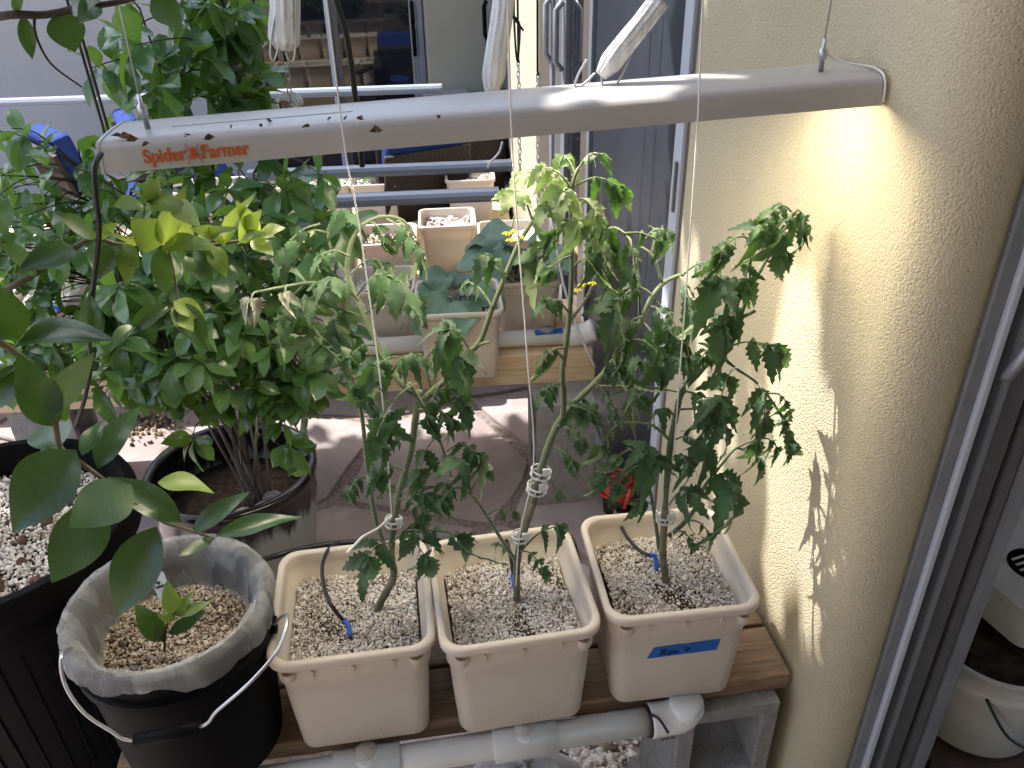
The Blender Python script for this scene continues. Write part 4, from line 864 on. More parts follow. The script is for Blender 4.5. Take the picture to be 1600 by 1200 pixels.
# ---------------------------------------------------------------- lemon tree in the large black pot
lem = thing('lemon_tree', 'lemon tree at the left with large dark leaves reaching over the bucket', 'tree', LC+Vector((-.05, 0, .73)))
def twig(root, pts, r0, r1, m_=m_bark, name='branch'):
    pp = smooth_path(pts, 5); return MB().tube(pp, lerpr(r0, r1, len(pp)), 7).build(name, m_, root)
trunk = [LC+Vector((-.05, 0, .72)), LC+Vector((-.07, -.05, .95)), LC+Vector((-.05, -.13, 1.15))]
twig(lem, trunk, .014, .010, m_palebark, 'trunk')
lb = [LC+Vector((-.06, -.08, 1.02)), Y(-60, 515, .90), Y(0, 535, .90), Y(40, 565, .90), Y(68, 605, .895), Y(86, 660, .89), Y(95, 700, .89), Y(125, 722, .88), Y(165, 752, .87), Y(208, 785, .86), Y(255, 815, .855), Y(290, 826, .85), Y(335, 842, .845)]
twig(lem, lb, .0052, .0018)
ub = [trunk[-1], Y(-80, 500, .98), Y(0, 458, .95), Y(50, 430, .95), Y(115, 388, .96), Y(150, 372, .97), Y(185, 382, .98), Y(262, 386, .985), Y(330, 383, .99), Y(400, 372, .995)]
twig(lem, ub, .0050, .0016)
tb = [trunk[-1], LC+Vector((.0, -.35, 1.19)), Y(-80, 60, .80), Y(0, 26, .72), Y(70, 23, .72), Y(125, 12, .72), Y(190, 2, .72), Y(260, -20, .72)]
twig(lem, tb, .0042, .0018, m_darkbark)
def LF(u0, v0, u1, v1, y0_, y1_, w_, young=0, up=.6, face=.8, px=None):
    a, b = Y(u0, v0, y0_), Y(u1, v1, y1_)
    var = V_city if young else V_cit; i = R2.randrange(len(var))
    L_ = math.hypot(u1-u0, v1-v0); wr = (.42 if young else .50)*(.88+.06*i); w_ *= .94
    dist = (a-CAMP).length; ws = (w_*(1.3 if young else 1)*dist/FPX)/((b-a).length*wr)
    nrm = (tocam(a, face)+Vector((0, 0, up))+rv(.25)).normalized()
    put_leaf(var[i], lem, a, b, nrm, 'leaf', max(.6, min(2.2, ws)))
for q in [(118, 703, 6, 826, .885, .80, 92), (206, 757, 108, 822, .87, .80, 78), (160, 785, 78, 912, .86, .80, 82), (283, 816, 166, 735, .85, .88, 48), (244, 823, 172, 972, .855, .78, 74), (152, 732, 208, 627, .88, .93, 46),
          (128, 712, 160, 648, .88, .93, 30), (86, 668, 28, 560, .89, .86, 56), (92, 702, 60, 645, .90, .98, 66), (300, 830, 385, 766, .85, .86, 34), (336, 838, 470, 796, .845, .86, 15), (334, 840, 280, 868, .845, .80, 20),
          (28, 534, 146, 499, .90, .84, 56), (27, 532, -2, 452, .90, .86, 54), (145, 528, 137, 450, .92, .95, 31), (80, 640, 138, 558, .895, .87, 42), (40, 568, -20, 640, .90, .86, 46), (70, 610, 110, 665, .895, .93, 40), (-10, 600, 20, 575, .9, .88, 40), (95, 702, 60, 760, .89, .95, 60)]: LF(*q)
LF(246, 753, 330, 750, .87, .86, 36, 1, .8, .5)
for q in [(120, 387, 30, 412, .96, .90, 42), (160, 375, 168, 340, .97, .93, 30, 1), (205, 384, 168, 350, .98, .92, 34, 1), (252, 384, 210, 346, .985, .94, 42, 1), (252, 386, 318, 368, .985, .92, 26, 1), (254, 382, 272, 312, .985, .95, 26, 1), (226, 322, 274, 305, .97, .93, 28, 1), (270, 318, 304, 342, .96, .91, 26, 1), (225, 322, 186, 308, .97, .94, 28, 1),
          (250, 388, 258, 462, .985, .95, 34), (352, 382, 320, 346, .99, .95, 22, 1), (348, 382, 376, 308, .99, .96, 22, 1), (374, 378, 404, 330, .99, .96, 26, 1), (374, 380, 400, 352, .99, .93, 20, 1), (276, 475, 322, 538, .97, .92, 44), (272, 470, 320, 492, .97, .95, 26, 1), (262, 478, 190, 517, .97, .93, 30), (215, 508, 165, 535, .95, .9, 18), (290, 400, 318, 440, .985, .95, 26), (150, 372, 92, 330, .97, .93, 34), (60, 425, 5, 380, .95, .9, 42), (186, 380, 150, 430, .98, .94, 36), (310, 384, 330, 430, .99, .95, 30)]: LF(*q)
for q in [(205, 384, 190, 432, .98, .93, 24, 1), (300, 384, 280, 345, .985, .94, 24, 1), (305, 384, 340, 352, .985, .94, 24, 1), (330, 384, 352, 425, .99, .95, 24, 1), (395, 374, 440, 352, .995, .95, 26, 1), (395, 374, 425, 395, .995, .95, 22, 1), (230, 318, 245, 285, .97, .95, 20, 1), (232, 320, 215, 292, .97, .94, 20, 1), (272, 478, 300, 515, .97, .93, 24, 1), (185, 382, 215, 415, .98, .94, 24, 1), (400, 372, 385, 325, .995, .96, 22, 1)]: LF(*q)
twig(lem, [Y(262, 386, .985), Y(272, 430, .98), Y(272, 478, .97), Y(225, 510, .955)], .002, .0012)
twig(lem, [Y(220, 385, .982), Y(222, 350, .975), Y(228, 318, .97)], .0018, .0012)
for q in [(36, 24, 50, 96, .72, .72, 22), (92, 18, 118, 82, .72, .72, 54), (236, -5, 288, 42, .72, .72, 52), (30, 20, 28, -30, .72, .7, 24), (110, 12, 150, -20, .72, .7, 50), (150, 8, 128, 22, .72, .69, 30)]: LF(*q)
twig(lem, [Y(54, 22, .72), Y(56, 55, .72), Y(80, 100, .72), Y(128, 136, .72)], .0012, .0007, m_darkbark)

# ---------------------------------------------------------------- bush in the glazed pot
bush = thing('potted_bush', 'dense glossy green bush with many thin stems in the glazed pot', 'bush', GC+Vector((.05, -.02, .29)))
stem_o = GC+Vector((.07, -.03, .29)); leaves = []
def clusters(n_, c, ru, rz_, ry):
    out = []
    for _ in range(n_):
        while True:
            a = rv(1.)
            if a.length < 1: break
        out.append(Vector((c.x+a.x*ru, c.y+a.y*ry, c.z+a.z*rz_)))
    return out
cl = clusters(95, Y(330, 440, 1.78), .30, .27, .26) + clusters(80, Y(110, 380, 1.95), .40, .28, .30) + clusters(34, Y(210, 560, 1.75), .30, .14, .18) + clusters(16, Y(480, 560, 1.75), .14, .14, .14) + clusters(18, Y(450, 330, 1.75), .16, .12, .14) + clusters(22, Y(370, 590, 1.74), .24, .10, .14) + clusters(12, Y(230, 520, 1.6), .2, .12, .1) + clusters(26, Y(70, 350, 1.85), .26, .18, .2) + clusters(14, Y(120, 480, 1.8), .2, .12, .15)
cl += [Y(u, v, y_) for u, v, y_ in ((300, 640, 1.72), (285, 600, 1.7), (455, 700, 1.72), (480, 640, 1.8), (495, 600, 1.8), (300, 690, 1.74), (445, 660, 1.72), (250, 610, 1.7), (470, 720, 1.75), (330, 620, 1.7), (190, 600, 1.7))]
topc = clusters(30, Y(275, 110, 1.9), .17, .16, .2) + clusters(12, Y(385, 140, 1.9), .06, .12, .1) + clusters(8, Y(345, 20, 1.9), .06, .06, .1)
cl = [c for c in cl if not (c.z < .60 and c.x < -.75)]
mains = []
for i in range(14):
    a = R2.uniform(0, 6.28); r = R2.uniform(.01, .055); b0 = stem_o+Vector((r*math.cos(a), r*math.sin(a), 0))
    tgt = R2.choice(cl); top_ = Vector((b0.x+(tgt.x-b0.x)*.55, b0.y+(tgt.y-b0.y)*.55, max(.95, tgt.z+.05)))
    p = [b0, b0.lerp(top_, .35)+rv(.02)+Vector((0, 0, .05)), b0.lerp(top_, .7)+rv(.03), top_]; mains.append(smooth_path(p, 5))
    twig(bush, p, R2.uniform(.003, .0055), .002, m_palebark, 'stem')
for c in ((.0, .05), (.06, .0), (-.05, .1)):
    p = [stem_o+Vector((-.02, .02, .1)), Y(300, 420, 1.9)+Vector((c[0], c[1], 0)), Y(290, 200, 1.9)+Vector((c[0], c[1], 0)), Y(270+600*c[0], 20, 1.9)+Vector((c[0], c[1], 0))]
    mains.append(smooth_path(p, 5)); twig(bush, p, .005, .002, m_darkbark, 'stem')
tw = MB()
for ci, c in enumerate(cl+topc):
    mp_ = min((q for s_ in mains for q in s_[len(s_)//4:]), key=lambda q: (q-c).length+max(0, q.z-c.z)*.8)
    pth = smooth_path([mp_, mp_.lerp(c, .5)+Vector((0, 0, .03))+rv(.015), c], 4); tw.tube(pth, lerpr(.0022, .0010, len(pth)), 5)
    k = R2.randint(4, 7); ax_ = (c-mp_).normalized() if (c-mp_).length > .01 else Vector((0, 0, 1)); a0 = R2.uniform(0, 6.28)
    for j in range(k):
        a = a0+j*2.4; o1 = ax_.orthogonal().normalized(); o2 = ax_.cross(o1)
        d = (ax_*R2.uniform(.15, .7)+o1*math.cos(a)+o2*math.sin(a)+Vector((0, -.15, -.35))).normalized()
        L_ = R2.uniform(.050, .085)*(1.15 if ci >= len(cl) else 1); b0 = c-ax_*R2.uniform(0, .035)
        nrm = (Vector((-.2, -.15, .95))+rv(.55)).normalized()
        leaves.append((b0, b0+d*L_, nrm))
tag(tw.build('twigs', m_darkbark, bush), kind='stuff')
# the leaves nearest the viewer one by one, the rest as one mass
leaves.sort(key=lambda q: (q[0]-CAMP).length - .5*random.random())
big, rest = leaves[:300], leaves[300:]
bpi = pinv(bush)
for b0, t0, nn in big: put_leaf(R2.choice(V_bush), bush, b0, t0, nn, 'leaf', R2.uniform(.85, 1.15), bpi)
def joined(name, lst, var, material, parent=None):
    vs, fs, uvs, rn = [], [], [], []; nv = 0
    raw = []
    for me in var:
        v = np.zeros(len(me.vertices)*3); me.vertices.foreach_get('co', v); u = np.zeros(len(me.loops)*2); me.uv_layers[0].data.foreach_get('uv', u)
        raw.append((v.reshape(-1, 3), np.array([list(p.vertices) for p in me.polygons]), u.reshape(-1, 2)))
    for b0, t0, nn in lst:
        v, f, u = raw[R2.randrange(len(raw))]; M_ = np.array(frame(b0, t0, nn))
        vs.append(v@M_[:3, :3].T+M_[:3, 3]); fs.append(f+nv); uvs.append(u); nv += len(v); rn.append(np.full(len(v), R2.random()))
    me = bpy.data.meshes.new(name); me.from_pydata(np.concatenate(vs).tolist(), [], np.concatenate(fs).tolist())
    l = me.uv_layers.new(name='UVMap'); l.data.foreach_set('uv', np.concatenate(uvs).astype(np.float32).ravel())
    at = me.attributes.new('rnd', 'FLOAT', 'POINT'); at.data.foreach_set('value', np.concatenate(rn).astype(np.float32))
    me.polygons.foreach_set('use_smooth', [True]*len(me.polygons)); me.materials.append(material); return put(name, me, parent)
fo = joined('foliage', rest, V_bush, m_bush, bush); tag(fo, kind='stuff')

# ---------------------------------------------------------------- bay seedling, tag, kale, seedlings
sb = Z(257, 1020, BZ+.23)
bay = thing('bay_seedling', 'small bay laurel seedling with bright young leaves in the mesh lined bucket', 'seedling', sb)
by = sb.y
twig(bay, [sb, Y(258, 990, by), Y(264, 968, by), Y(276, 955, by)], .0022, .0012, m_darkbark, 'stem')
for u0, v0, u1, v1, dy_, w_, yg in ((256, 1000, 212, 948, -.01, 34, 0), (254, 1003, 240, 975, -.02, 14, 0), (264, 990, 320, 955, -.01, 22, 0), (272, 962, 262, 911, -.0, 26, 1), (276, 960, 300, 925, .01, 15, 1), (276, 962, 330, 940, -.01, 18, 1), (274, 968, 248, 962, -.015, 14, 1), (275, 962, 292, 945, -.005, 14, 1)):
    a, b = Y(u0, v0, by), Y(u1, v1, by+dy_); var = V_bayy if yg else V_bay
    put_leaf(R2.choice(var), bay, a, b, (tocam(a)+rv(.3)).normalized(), 'leaf', (w_*(a-CAMP).length/FPX)/((b-a).length*.40))
tg = thing('plant_tag', 'white plant tag reading Bay Laurel stuck in the bucket', 'tag', Z(256, 945, BZ+.23))
ta, tb_, tw_ = Y(242, 893, by+.06), Y(262, 940, by+.045), .0125
tx = RT.copy(); td = (tb_-ta).normalized(); tx = (tx-td*tx.dot(td)).normalized(); tn = td.cross(tx)
if tn.dot(CAMP-ta) < 0: tn = -tn
b = MB(); b.add([ta-tx*tw_*.6, ta+tx*tw_*.6, ta+td*.006+tx*tw_, tb_+td*.03+tx*tw_*.8, tb_+td*.03-tx*tw_*.8, ta+td*.006-tx*tw_], [(0, 1, 2, 3, 4, 5)])
b.add([p-tn*.0008 for p in [ta-tx*tw_*.6, ta+tx*tw_*.6, ta+td*.006+tx*tw_, tb_+td*.03+tx*tw_*.8, tb_+td*.03-tx*tw_*.8, ta+td*.006-tx*tw_]], [(5, 4, 3, 2, 1, 0)]); b.build('card', m_tag, tg, False)
for s_, off_, sz in (('Bay', .021, .0085), ('Laurel', .028, .0085)):
    Mt = Matrix((tx, -td, tn)).transposed().to_4x4(); Mt.translation = ta+td*off_-tx*.0105+tn*.0006
    o = text(s_, sz, m_ink, 'lettering', tg, Matrix.Identity(4), .0003, .0001); o.matrix_parent_inverse = pinv(tg); o.matrix_basis = Mt
def kale(c, label, n_, s_, tilt_=.5, var=V_kale, cat='kale', stemh=.08):
    t = thing('kale_plant', label, 'plant', c, 0, 'young plants in the far pots'); h = c+Vector((0, 0, stemh)); pi_ = pinv(t)
    twig(t, [c-Vector((0, 0, .005)), c.lerp(h, .5)+Vector((.005, 0, 0)), h], .005*s_/.12, .003, m_tstem, 'stem')
    for j in range(n_):
        a = j*2.4+.5; d = Vector((math.cos(a), math.sin(a), tilt_+R2.uniform(-.3, .5))).normalized(); b0 = h+d*s_*.28-Vector((0, 0, R2.uniform(0, .03)))
        MB().tube([h-Vector((0, 0, .02)), b0+d*s_*.1], .0016, 5).build('leaf_stalk', m_tstem, t)
        put_leaf(R2.choice(var), t, b0, b0+d*s_*R2.uniform(.8, 1.15), (Vector((-d.x*.4, -d.y*.4-.4, 1))).normalized(), 'leaf', 1, pi_)
    return t
F = far_pots
kale(F[0, 1]+Vector((.0, 0, .19)), 'blue green kale plant in the pulled out pot of the first far row', 8, .125, .15, stemh=.055)
kale(F[0, 0]+Vector((-.03, -.03, .19)), 'blue green kale with large drooping leaf in the pot beside the screen door', 7, .165, -.15, stemh=.10)
for (ri, k), l in {(2, 1): 'small grey green kale in the turned pot of the farthest row', (2, 0): 'small seedling in the farthest row pot nearest the doors', (2, 2): 'small bright seedling in the farthest row, third from the doors', (2, 3): 'small seedling in the farthest row, fourth from the doors', (0, 7): 'small green seedling in the first far row, eighth from the doors', (1, 5): 'small green seedling in the middle far row, sixth from the doors'}.items():
    kale(F[ri, k]+Vector((0, 0, .19)), l, 5, .075 if (ri, k) != (2, 1) else .11, .5, V_kale if (ri, k) == (2, 1) else V_bush, stemh=.05)

# ================================================================ strings, clips, hooks, tubes
def string(pts, label, r=.0011):
    o_ = MB().tube(smooth_path(pts, 5), r, 6).build('trellis_string', m_twine); return tag(o_, label, 'string', 'trellis strings')
def up_from(p, q, z=2.4): d = (p-q).normalized(); return p+d*((z-p.z)/d.z) if d.z > .1 else p+Vector((0, 0, z-p.z))
s1 = [Y(510, 0, .99), Y(540, 238, 1.022), Y(560, 345, 1.03), Y(590, 560, 1.035), Y(604, 690, 1.03), Y(612, 806, 1.045)]
s2 = [Y(793, 0, .98), Y(800, 220, 1.015), Y(812, 400, 1.01), Y(824, 560, 1.01), Y(834, 722, 1.035), Y(812, 835, 1.03), Y(806, 915, 1.02)]
s3 = [Y(1098, 0, .98), Y(1090, 190, 1.005), Y(1076, 400, 1.01), Y(1064, 560, 1.02), Y(1052, 720, 1.035), Y(1046, 800, 1.03), Y(1066, 915, 1.01)]
for s_, l in ((s1, 'white trellis string tied to the leftmost tomato plant'), (s2, 'white trellis string running down the middle tomato plant'), (s3, 'white trellis string running down the rightmost tomato plant')):
    string([s_[0]+(s_[0]-s_[1]).normalized()*.5]+s_, l)
string([Y(612, 806, 1.04), Y(590, 826, 1.02), Y(568, 838, 1.0), Y(556, 850, .99), Y(542, 864, .98)], 'loose white string end hanging from the leftmost clip', .0022)
def clip_ring(p, axis, label, r=.016):
    t = thing('plant_clip', label, 'clip', p, 0, 'plant clips'); ax_ = axis.normalized(); a_ = ax_.orthogonal().normalized(); b_ = ax_.cross(a_)
    for k in (-1, 1):
        MB().tube([p+ax_*k*.005+(a_*math.cos(x)+b_*math.sin(x))*r for x in [i/18*6.283 for i in range(19)]], .0015, 6).build('band', m_clip, t)
    for i in range(7):
        x = i/7*6.283; q_ = p+(a_*math.cos(x)+b_*math.sin(x))*r; MB().tube([q_-ax_*.005, q_+ax_*.005], .0013, 5).build('rung', m_clip, t)
    q_ = p+tocam(p)*r+RT*.008; MB().box(q_-Vector((.005, .002, .006)), q_+Vector((.007, .002, .006))).build('hinge_tab', m_clip, t, False)
clip_ring(Y(615, 815, 1.045), Vector((.1, 0, 1)), 'white plant clip on the leftmost tomato stem', .013)
clip_ring(Y(845, 738, 1.045), Vector((.2, 0, 1)), 'upper white plant clip of the pair on the middle tomato stem')
clip_ring(Y(839, 762, 1.043), Vector((.15, -.1, 1)), 'lower white plant clip of the pair on the middle tomato stem')
clip_ring(Y(813, 838, 1.035), Vector((-.2, 0, 1)), 'white plant clip near the soil on the middle tomato stem', .013)
clip_ring(Y(1040, 808, 1.04), Vector((-.1, .1, 1)), 'white plant clip near the soil on the rightmost tomato stem')

def hook(p0, p1, label, wire, rad=.022):
    t = thing('twine_hook', label, 'twine hook', p1, 0, 'hooks wound with white twine'); d = p0-p1
    n_ = 22; rings2 = []; ax_ = d.normalized(); a_ = ax_.orthogonal().normalized(); b_ = ax_.cross(a_); far_ = p0+d*.5
    for i in range(n_+1):
        t_ = i/n_; c = p1.lerp(far_, t_); r_ = rad*(.55+.45*min(1, t_*6))*(1-.1*t_)
        rings2.append([c+(a_*math.cos(x)+b_*math.sin(x))*r_*(1+.09*math.sin(x*11+t_*3)+.05*math.sin(x*23-t_*4)) for x in [j/44*6.283 for j in range(44)]])
    MB().rings(rings2).build('twine_bundle', m_bundle, t)
    for w_ in wire: MB().tube(smooth_path(w_, 6), .0016, 7).build('wire_hook', m_steel, t)
    return t
hy = 1.13
hook(Y(1000, 40, hy), Y(938, 118, hy), 'hook wound with white twine leaning across the screen door', [[Y(940, 116, hy), Y(942, 138, hy-.01), Y(952, 147, hy-.01), Y(970, 120, hy-.01), Y(990, 75, hy), Y(1000, 55, hy)], [Y(930, 114, hy), Y(910, 133, hy), Y(898, 134, hy), Y(905, 113, hy), Y(917, 93, hy)]], .014)
hook(Y(445, 20, 1.7), Y(444, 78, 1.7), 'hook wound with white twine hanging left before the glass door', [[Y(434, 0, 1.68), Y(425, 50, 1.68), Y(422, 84, 1.68), Y(428, 95, 1.68), Y(436, 70, 1.68)], [Y(462, 0, 1.68), Y(462, 60, 1.68), Y(459, 92, 1.68), Y(452, 95, 1.68), Y(446, 82, 1.68)]], .028)
hook(Y(782, 40, 1.6), Y(767, 147, 1.6), 'hook wound with white twine hanging before the pale column', [[Y(764, 140, 1.58), Y(760, 152, 1.58), Y(770, 154, 1.58), Y(776, 138, 1.58)]], .020)
def chain(p, length, label, s_=.010):
    t = thing('chain', label, 'chain', p, 0, 'hanging chains'); k = int(length/(s_*1.55))
    me = MB().tube([(s_*.42*math.cos(x), 0, s_*math.sin(x)) for x in [i/12*6.283 for i in range(13)]], s_*.15, 5, False).data('link'); me.materials.append(m_steel)
    for i in range(k): o_ = put('link', me, t, False); o_.location = (R2.uniform(-.001, .001), 0, -i*s_*1.55); o_.rotation_euler = (0, 0, (i % 2)*1.57+.3)
    MB().tube([(0, 0, 0), (0, 0, 1.2)], .003, 6).build('cord', m_rubber, t, world=False)
chain(Y(446, 96, 1.95), .16, 'twisted metal chain below the left twine hook')
chain(Y(810, 98, 2.42), .34, 'metal chain hanging before the pale column')
chain(Y(840, 118, 2.3), .55, 'metal chain hanging at the edge of the sliding door')
o = MB().tube(smooth_path([Y(806, -60, 2.4), Y(803, 20, 2.4), Y(808, 95, 2.4), Y(812, 40, 2.4), Y(800, 25, 2.39), Y(818, 48, 2.39)], 6), .003, 6).build('black_cord_loop', m_rubber); tag(o, 'black cord knotted in loops before the pale column', 'cord')
o = MB().tube(smooth_path([Y(505, -80, 2.2), Y(525, 0, 2.2), Y(540, 50, 2.2), Y(550, 110, 2.2), Y(558, 180, 2.2), Y(566, 260, 2.22)], 6), .0075, 8).build('drip_hose', m_rubber); tag(o, 'black speckled drip hose hanging before the glass door', 'hose')
for k, l in ((0, 'left one of two black cables slanting across the grey wall'), (9, 'right one of two black cables slanting across the grey wall')):
    o = MB().tube([Y(88+k*.8, -60, 1.6), Y(122+k*.8, 62, 1.6), Y(160+k*.8, 195, 1.6), Y(176+k, 260, 1.62)], .0028, 6).build('black_cable', m_rubber); tag(o, l, 'cable', 'cables before the grey wall')
b = MB()
for j in range(4):
    c = Y(442+4*j, 172, 2.0); b.tube([c+Vector((.028*math.cos(x), .015*math.sin(x)*(1+j*.2), .022*math.sin(x)+.004*j)) for x in [i/14*6.283*.8 for i in range(15)]], .0035, 6)
o = b.build('white_cable_coil', m_white); tag(o, 'coiled white cable end hanging under the left chain', 'cable')
o = MB().tube(smooth_path([Y(785, 222, 2.75), Y(780, 238, 2.76), Y(768, 252, 2.78), Y(762, 262, 2.80)], 5), .004, 6).build('white_cable', m_white); tag(o, 'short white cable above the ribbed light bar', 'cable')
o = MB().tube(smooth_path([Y(860, 335, 2.34), Y(872, 400, 2.3), Y(882, 450, 2.28), Y(905, 520, 2.26), Y(930, 575, 2.25)], 5), .004, 6).build('white_cable', m_white); tag(o, 'white cable running down beside the pot at the screen door', 'cable')

# drip lines
o = MB().tube(smooth_path([Y(395, 880, 1.13), Y(430, 869, 1.18), Y(480, 856, 1.19), Y(540, 848, 1.19), Y(620, 846, 1.19), Y(700, 842, 1.19), Y(790, 835, 1.195), Y(880, 828, 1.20), Y(905, 880, 1.20)], 5), .0055, 10).build('supply_hose', m_rubber); tag(o, 'black supply hose running behind the near square pots', 'hose')
def drip(pts, em, label):
    t = thing('drip_tube', label, 'drip tube', pts[-1], 0, 'drip tubes in the near pots'); MB().tube(smooth_path(pts, 6), .0034, 9).build('tube', m_rubber, t)
    MB().tube(smooth_path(em, 4), .0042, 8).build('emitter', m_blue, t); MB().tube([em[0], em[0].lerp(em[1], .25)], .0056, 8).build('collar', m_blue, t)
zs = BZ+.186
drip([Y(530, 849, 1.185), Y(515, 856, 1.165), Y(504, 882, 1.12), Y(506, 915, 1.07), Y(518, 946, 1.02), Z(537, 970, zs+.008)], [Z(537, 970, zs+.008), Z(545, 978, zs+.006), Z(546, 994, zs-.002)], 'black drip tube with blue emitter in the left near pot')
drip([Y(960, 798, 1.19), Y(970, 822, 1.16), Y(985, 846, 1.12), Y(1002, 862, 1.09), Z(1016, 868, zs+.018)], [Z(1016, 868, zs+.018), Z(1024, 870, zs+.016), Z(1026, 892, zs-.001)], 'black drip tube with blue elbow emitter in the taped near pot')
drip([Y(782, 830, 1.19), Y(790, 842, 1.15), Y(797, 865, 1.10), Z(802, 900, zs+.008)], [Z(802, 900, zs+.008), Z(803, 910, zs+.006), Z(803, 920, zs)], 'short black drip tube with blue emitter in the middle near pot')
for i, (a_, b_) in enumerate((((640, 452), (690, 458)), ((740, 438), (795, 436)), ((840, 432), (878, 437)))):
    o = MB().tube(smooth_path([Y(a_[0], a_[1], 2.5), Y((a_[0]+b_[0])/2, min(a_[1], b_[1])-3, 2.49), Y(*b_, 2.48)], 5), .004, 6).build('feed_tube', m_rubber)
    tag(o, ['black feed tube between the second and third first-row pots', 'black feed tube behind the kale in the first far row', 'black feed tube in the pot beside the screen door'][i], 'tube', 'feed tubes of the far pots')

# ================================================================ floor things
rc = thing('red_cable_coil', 'red extension cable coiled on the floor behind the taped pot', 'cable', Z(966, 765, .1))
cc = Z(966, 758, .10)
for j in range(5):
    MB().tube([cc+Vector((.055*math.cos(x)*(1-.06*j), .05*math.sin(x), -.03+.014*j+.008*math.sin(x*2+j))) for x in [i/20*6.283 for i in range(21)]], .005, 6, False).build('loop', m_red, rc)
MB().lathe([(.045, -.10), (.05, -.03), (.03, -.02)], 20, (cc.x, cc.y), True, True).build('spool', m_soil, rc).location.z = cc.z-.0
MB().tube([Z(975, 795, .10), Z(985, 765, .16)], .006, 6).build('plug_lead', m_red, rc)
bgp = Z(820, 1250, .20)
b = MB(); n = 40
b.rings([[(bgp.x+r*(1+.10*math.sin(3*a+z*30)+.06*math.sin(7*a+z*60)+.03*math.sin(13*a))*math.cos(a), bgp.y+r*(1+.1*math.sin(4*a+z*25)+.05*math.sin(9*a))*math.sin(a), z+.012*math.sin(5*a)) for a in [i/n*6.283 for i in range(n)]] for r, z in ((.10, .012), (.13, .06), (.135, .14), (.12, .21), (.09, .255), (.05, .285), (.015, .29))])
o = b.build('plastic_bag', m_bag); tag(o, 'crumpled white plastic bag on the floor below the drain pipe', 'bag')
pts = []
for i in range(900):
    c = Z(935+R2.gauss(0, 26), 1165+R2.gauss(0, 28), 0); pts.append((c.x, c.y, .004))
o = grains('spilled_gravel', pts, .0058, m_perlite); tag(o, 'spilled pale gravel on the floor left of the near cinder block', 'gravel', kind='stuff')
pts = []
for i in range(160):
    c = Z(225+R2.gauss(0, 22), 660+R2.gauss(0, 14), 0); pts.append((c.x, c.y, .003))
o = grains('leaf_litter', pts, .006, m_perlite_tan, rnd=rng.uniform(.6, 1, 160)); tag(o, 'dry leaf litter on the flagstones under the bush', 'litter', kind='stuff')

# ================================================================ furniture behind the rows
def cushion(b, a, c): return b.box(a, c)
def chair(loc, rz, label, w_=.62, back=.92, wick=False):
    t = thing('patio_chair', label, 'chair', loc, rz, 'patio chairs with blue cushions')
    for sx in (-1, 1):
        for sy in (0, 1): MB().box((sx*w_/2-.025, sy*.55-.025, 0), (sx*w_/2+.025, sy*.55+.025, .40 if sy == 0 else .72)).build('leg', m_wicker, t, False, world=False, bevel=.006)
        MB().box((sx*w_/2-.035, -.03, .56), (sx*w_/2+.035, .58, .60)).build('armrest', m_wicker, t, False, world=False, bevel=.01)
    MB().box((-w_/2, -.02, .28), (w_/2, .56, .33)).build('seat_frame', m_wicker, t, False, world=False, bevel=.01)
    MB().box((-w_/2+.03, -.02, .331), (w_/2-.03, .50, .45)).build('seat_cushion', m_cloth_blue, t, False, world=False, bevel=.03)
    o_ = MB().box((-w_/2+.02, 0, 0), (w_/2-.02, .13, .50)).build('back_cushion', m_cloth_blue, t, False, world=False, bevel=.03); o_.location = (0, .44, .43); o_.rotation_euler = (-.22, 0, 0)
    o_ = MB().box((-w_/2-.01, .131, -.12), (w_/2+.01, .165, .42)).build('back_frame', m_wicker, t, False, world=False, bevel=.008); o_.location = (0, .44, .43); o_.rotation_euler = (-.22, 0, 0)
    t.scale = (.84, .84, .84); return t
chair((-1.40, 5.05, 0), 2.2, 'left blue cushioned chair standing before the grey wall', .55)
chair((-1.02, 5.25, 0), 1.9, 'blue cushioned chair right of its twin before the grey wall', .55)
chair((-.02, 4.75, 0), 3.5, 'blue cushioned chair behind the farthest pots before the glass', .55)
chair((.36, 5.45, 0), 3.3, 'blue cushioned chair in the corner beside the grey box', .45)
ls = thing('wicker_settee', 'dark brown wicker settee behind the farthest row of pots', 'settee', (.27, 4.72, 0))
MB().box((-.33, -.02, .02), (.33, .03, .70)).build('back', m_wicker, ls, False, world=False, bevel=.02)
for s_ in (-1, 1): MB().box((s_*.33-.04, .031, .02), (s_*.33+.04, .55, .60)).build('arm', m_wicker, ls, False, world=False, bevel=.015)
MB().box((-.285, .031, .2), (.285, .55, .36)).build('seat', m_wicker, ls, False, world=False, bevel=.01)
MB().box((-.28, .035, .361), (.28, .54, .47)).build('seat_cushion', m_cloth_blue, ls, False, world=False, bevel=.03)
gx = thing('storage_box', 'grey lidded storage box against the pale wall strip', 'box', (.43, 6.0, 0))
MB().box((-.17, -.15, 0), (.13, .15, .56)).build('body', m_cardboard, gx, False, world=False, bevel=.01)
MB().box((-.18, -.16, .561), (.14, .16, .62)).build('lid', m_cardboard, gx, False, world=False, bevel=.012)

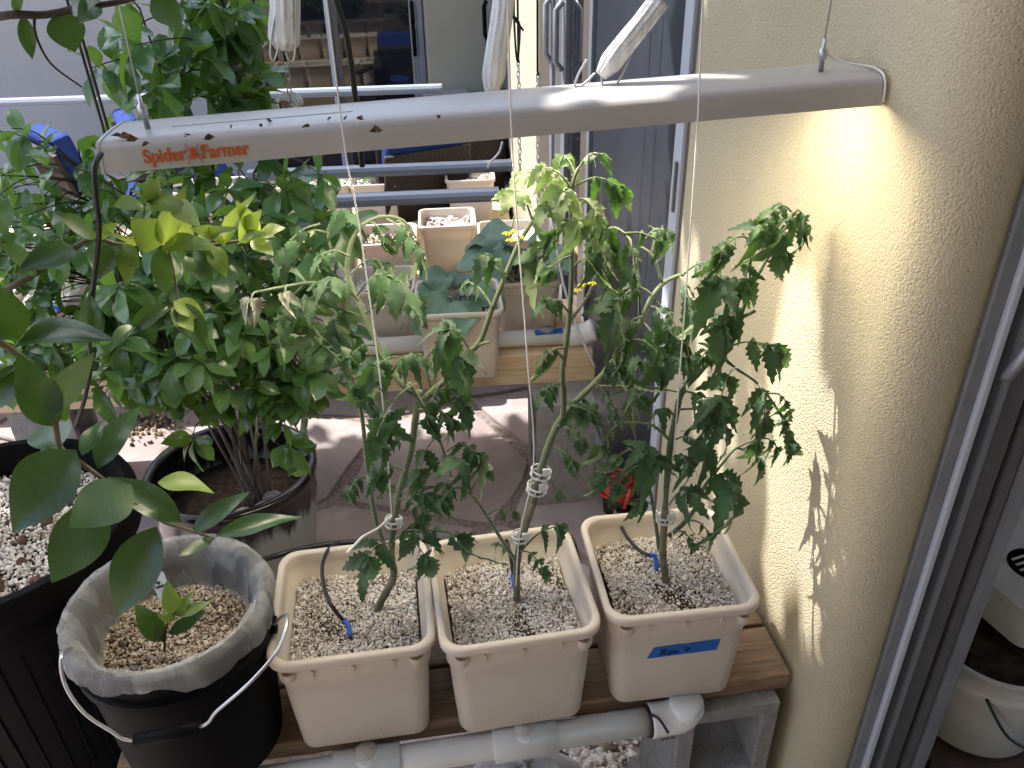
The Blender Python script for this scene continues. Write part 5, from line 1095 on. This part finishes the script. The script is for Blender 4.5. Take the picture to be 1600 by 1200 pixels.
# ================================================================ buckets indoors at the far right
wb = thing('white_bucket', 'white bucket with wire handle indoors beyond the door frame', 'bucket', (1.29, 1.17, 0)); wb.scale = (1, 1, .8)
MB().lathe([(.13, 0), (.135, .005), (.147, .24), (.153, .245), (.153, .262), (.149, .266), (.151, .315), (.156, .32), (.156, .33), (.148, .33), (.14, .2)], 48, (0, 0), True, True).build('body', m_white, wb, world=False, split=.8)
MB().lathe([(.14, .28), (.141, .29), (.001, .292)], 32, (0, 0), True, True).build('mix', m_soil, wb, world=False)
MB().tube(smooth_path([(-.10, -.12, .26), (-.06, -.17, .17), (.02, -.185, .12), (.10, -.16, .15), (.14, -.07, .26)], 6), .004, 8).build('wire_handle', m_rubber, wb, world=False)
wb2 = thing('white_tub', 'white lidded tub with round black grate indoors on top of the white bucket', 'tub', (1.43, 1.285, .266), .2); wb2.scale = (1, 1, .36)
MB().rings([rr(.32+k, .30+k, .04, z) for k, z in ((-.03, 0), (0, .01), (.012, .16), (.02, .30), (.035, .302), (.035, .33), (.02, .338))]).build('body', m_white, wb2, world=False, split=.7)
MB().lathe([(.058, .3385), (.058, .348), (.05, .348), (.048, .342), (.001, .342)], 30, (-.04, -.03), True, False).build('grate_ring', m_black, wb2, world=False)
for k in range(-2, 3): MB().box((-.04-.045+abs(k)*.006, -.03+k*.017-.003, .343), (-.04+.045-abs(k)*.006, -.03+k*.017+.003, .347)).build('grate_bar', m_white, wb2, False, world=False)

# ================================================================ unseen shade tree above the picture: crown placed and shaped for the dapples
st = thing('shade_tree', 'unseen leafy tree overhead with its crown shaped to dapple the sunlight', 'tree', (-2.6, 2.3, 0))
twig(st, [(-2.6, 2.3, -.02), (-2.5, 2.2, 1.2), (-2.2, 2.1, 2.4), (-1.6, 2.0, 3.2), (-1.0, 1.8, 3.7)], .09, .03, m_palebark, 'trunk')
twig(st, [(-2.2, 2.1, 2.4), (-1.9, 1.5, 3.2), (-1.2, 1.0, 3.6)], .05, .02, m_palebark, 'branch')
cen = Vector((.22, .95, .85)) + SUN*3.4
gaps = [X(1235, 690, .645), X(1300, 760, .645), X(1100, 640, .645), X(1330, 940, .645), Z(760, 680, 0), Z(640, 665, 0)]
lv = []
for i in range(4200):
    while True:
        a = rv(1.)
        if a.length < 1: break
    b0 = cen+Vector((a.x*1.15, a.y*.95, a.z*.5)); d = rv(1.).normalized()
    if min((b0-g_-SUN*(b0-g_).dot(SUN)).length for g_ in gaps) < .22: continue          # gaps aimed along the sun at wall and floor
    lv.append((b0, b0+d*R2.uniform(.15, .22), (Vector((0, 0, 1))+rv(.6)).normalized()))
cen2 = Vector((.10, 1.95, 0)) + SUN*4.3  # second crown lobe added to shade the floor
for i in range(2000):
    a = rv(1.); b0 = cen2+Vector((a.x*.78, a.y*.58, a.z*.35)); lv.append((b0, b0+rv(1.).normalized()*R2.uniform(.14, .2), (Vector((0, 0, 1))+rv(.6)).normalized()))
o = joined('crown', lv, V_bush, m_bush, st); tag(o, kind='stuff')
ev = thing('added_eave', 'unseen plastered eave added over the viewer to dim the front light', 'roof', (1.6, 0, 2.4))
MB().box((-1.6, -1.598, 2.45), (4.2, .62, 2.55)).build('soffit', m_stucco_far, ev, False)  # unseen eave, added to darken the wall return and door frame
MB().box((-1.65, -1.597, 2.551), (4.2, .66, 2.66)).build('fascia', m_brownframe, ev, False)
hw = MB().box((-2.6, -1.8, -.05), (4.2, -1.6, 3.0)).build('added_wall', m_stucco_far, smooth=False); tag(hw, 'unseen stucco wall added behind the viewer to dim the front light', 'wall')  # unseen wall, added to cut light on camera-facing surfaces
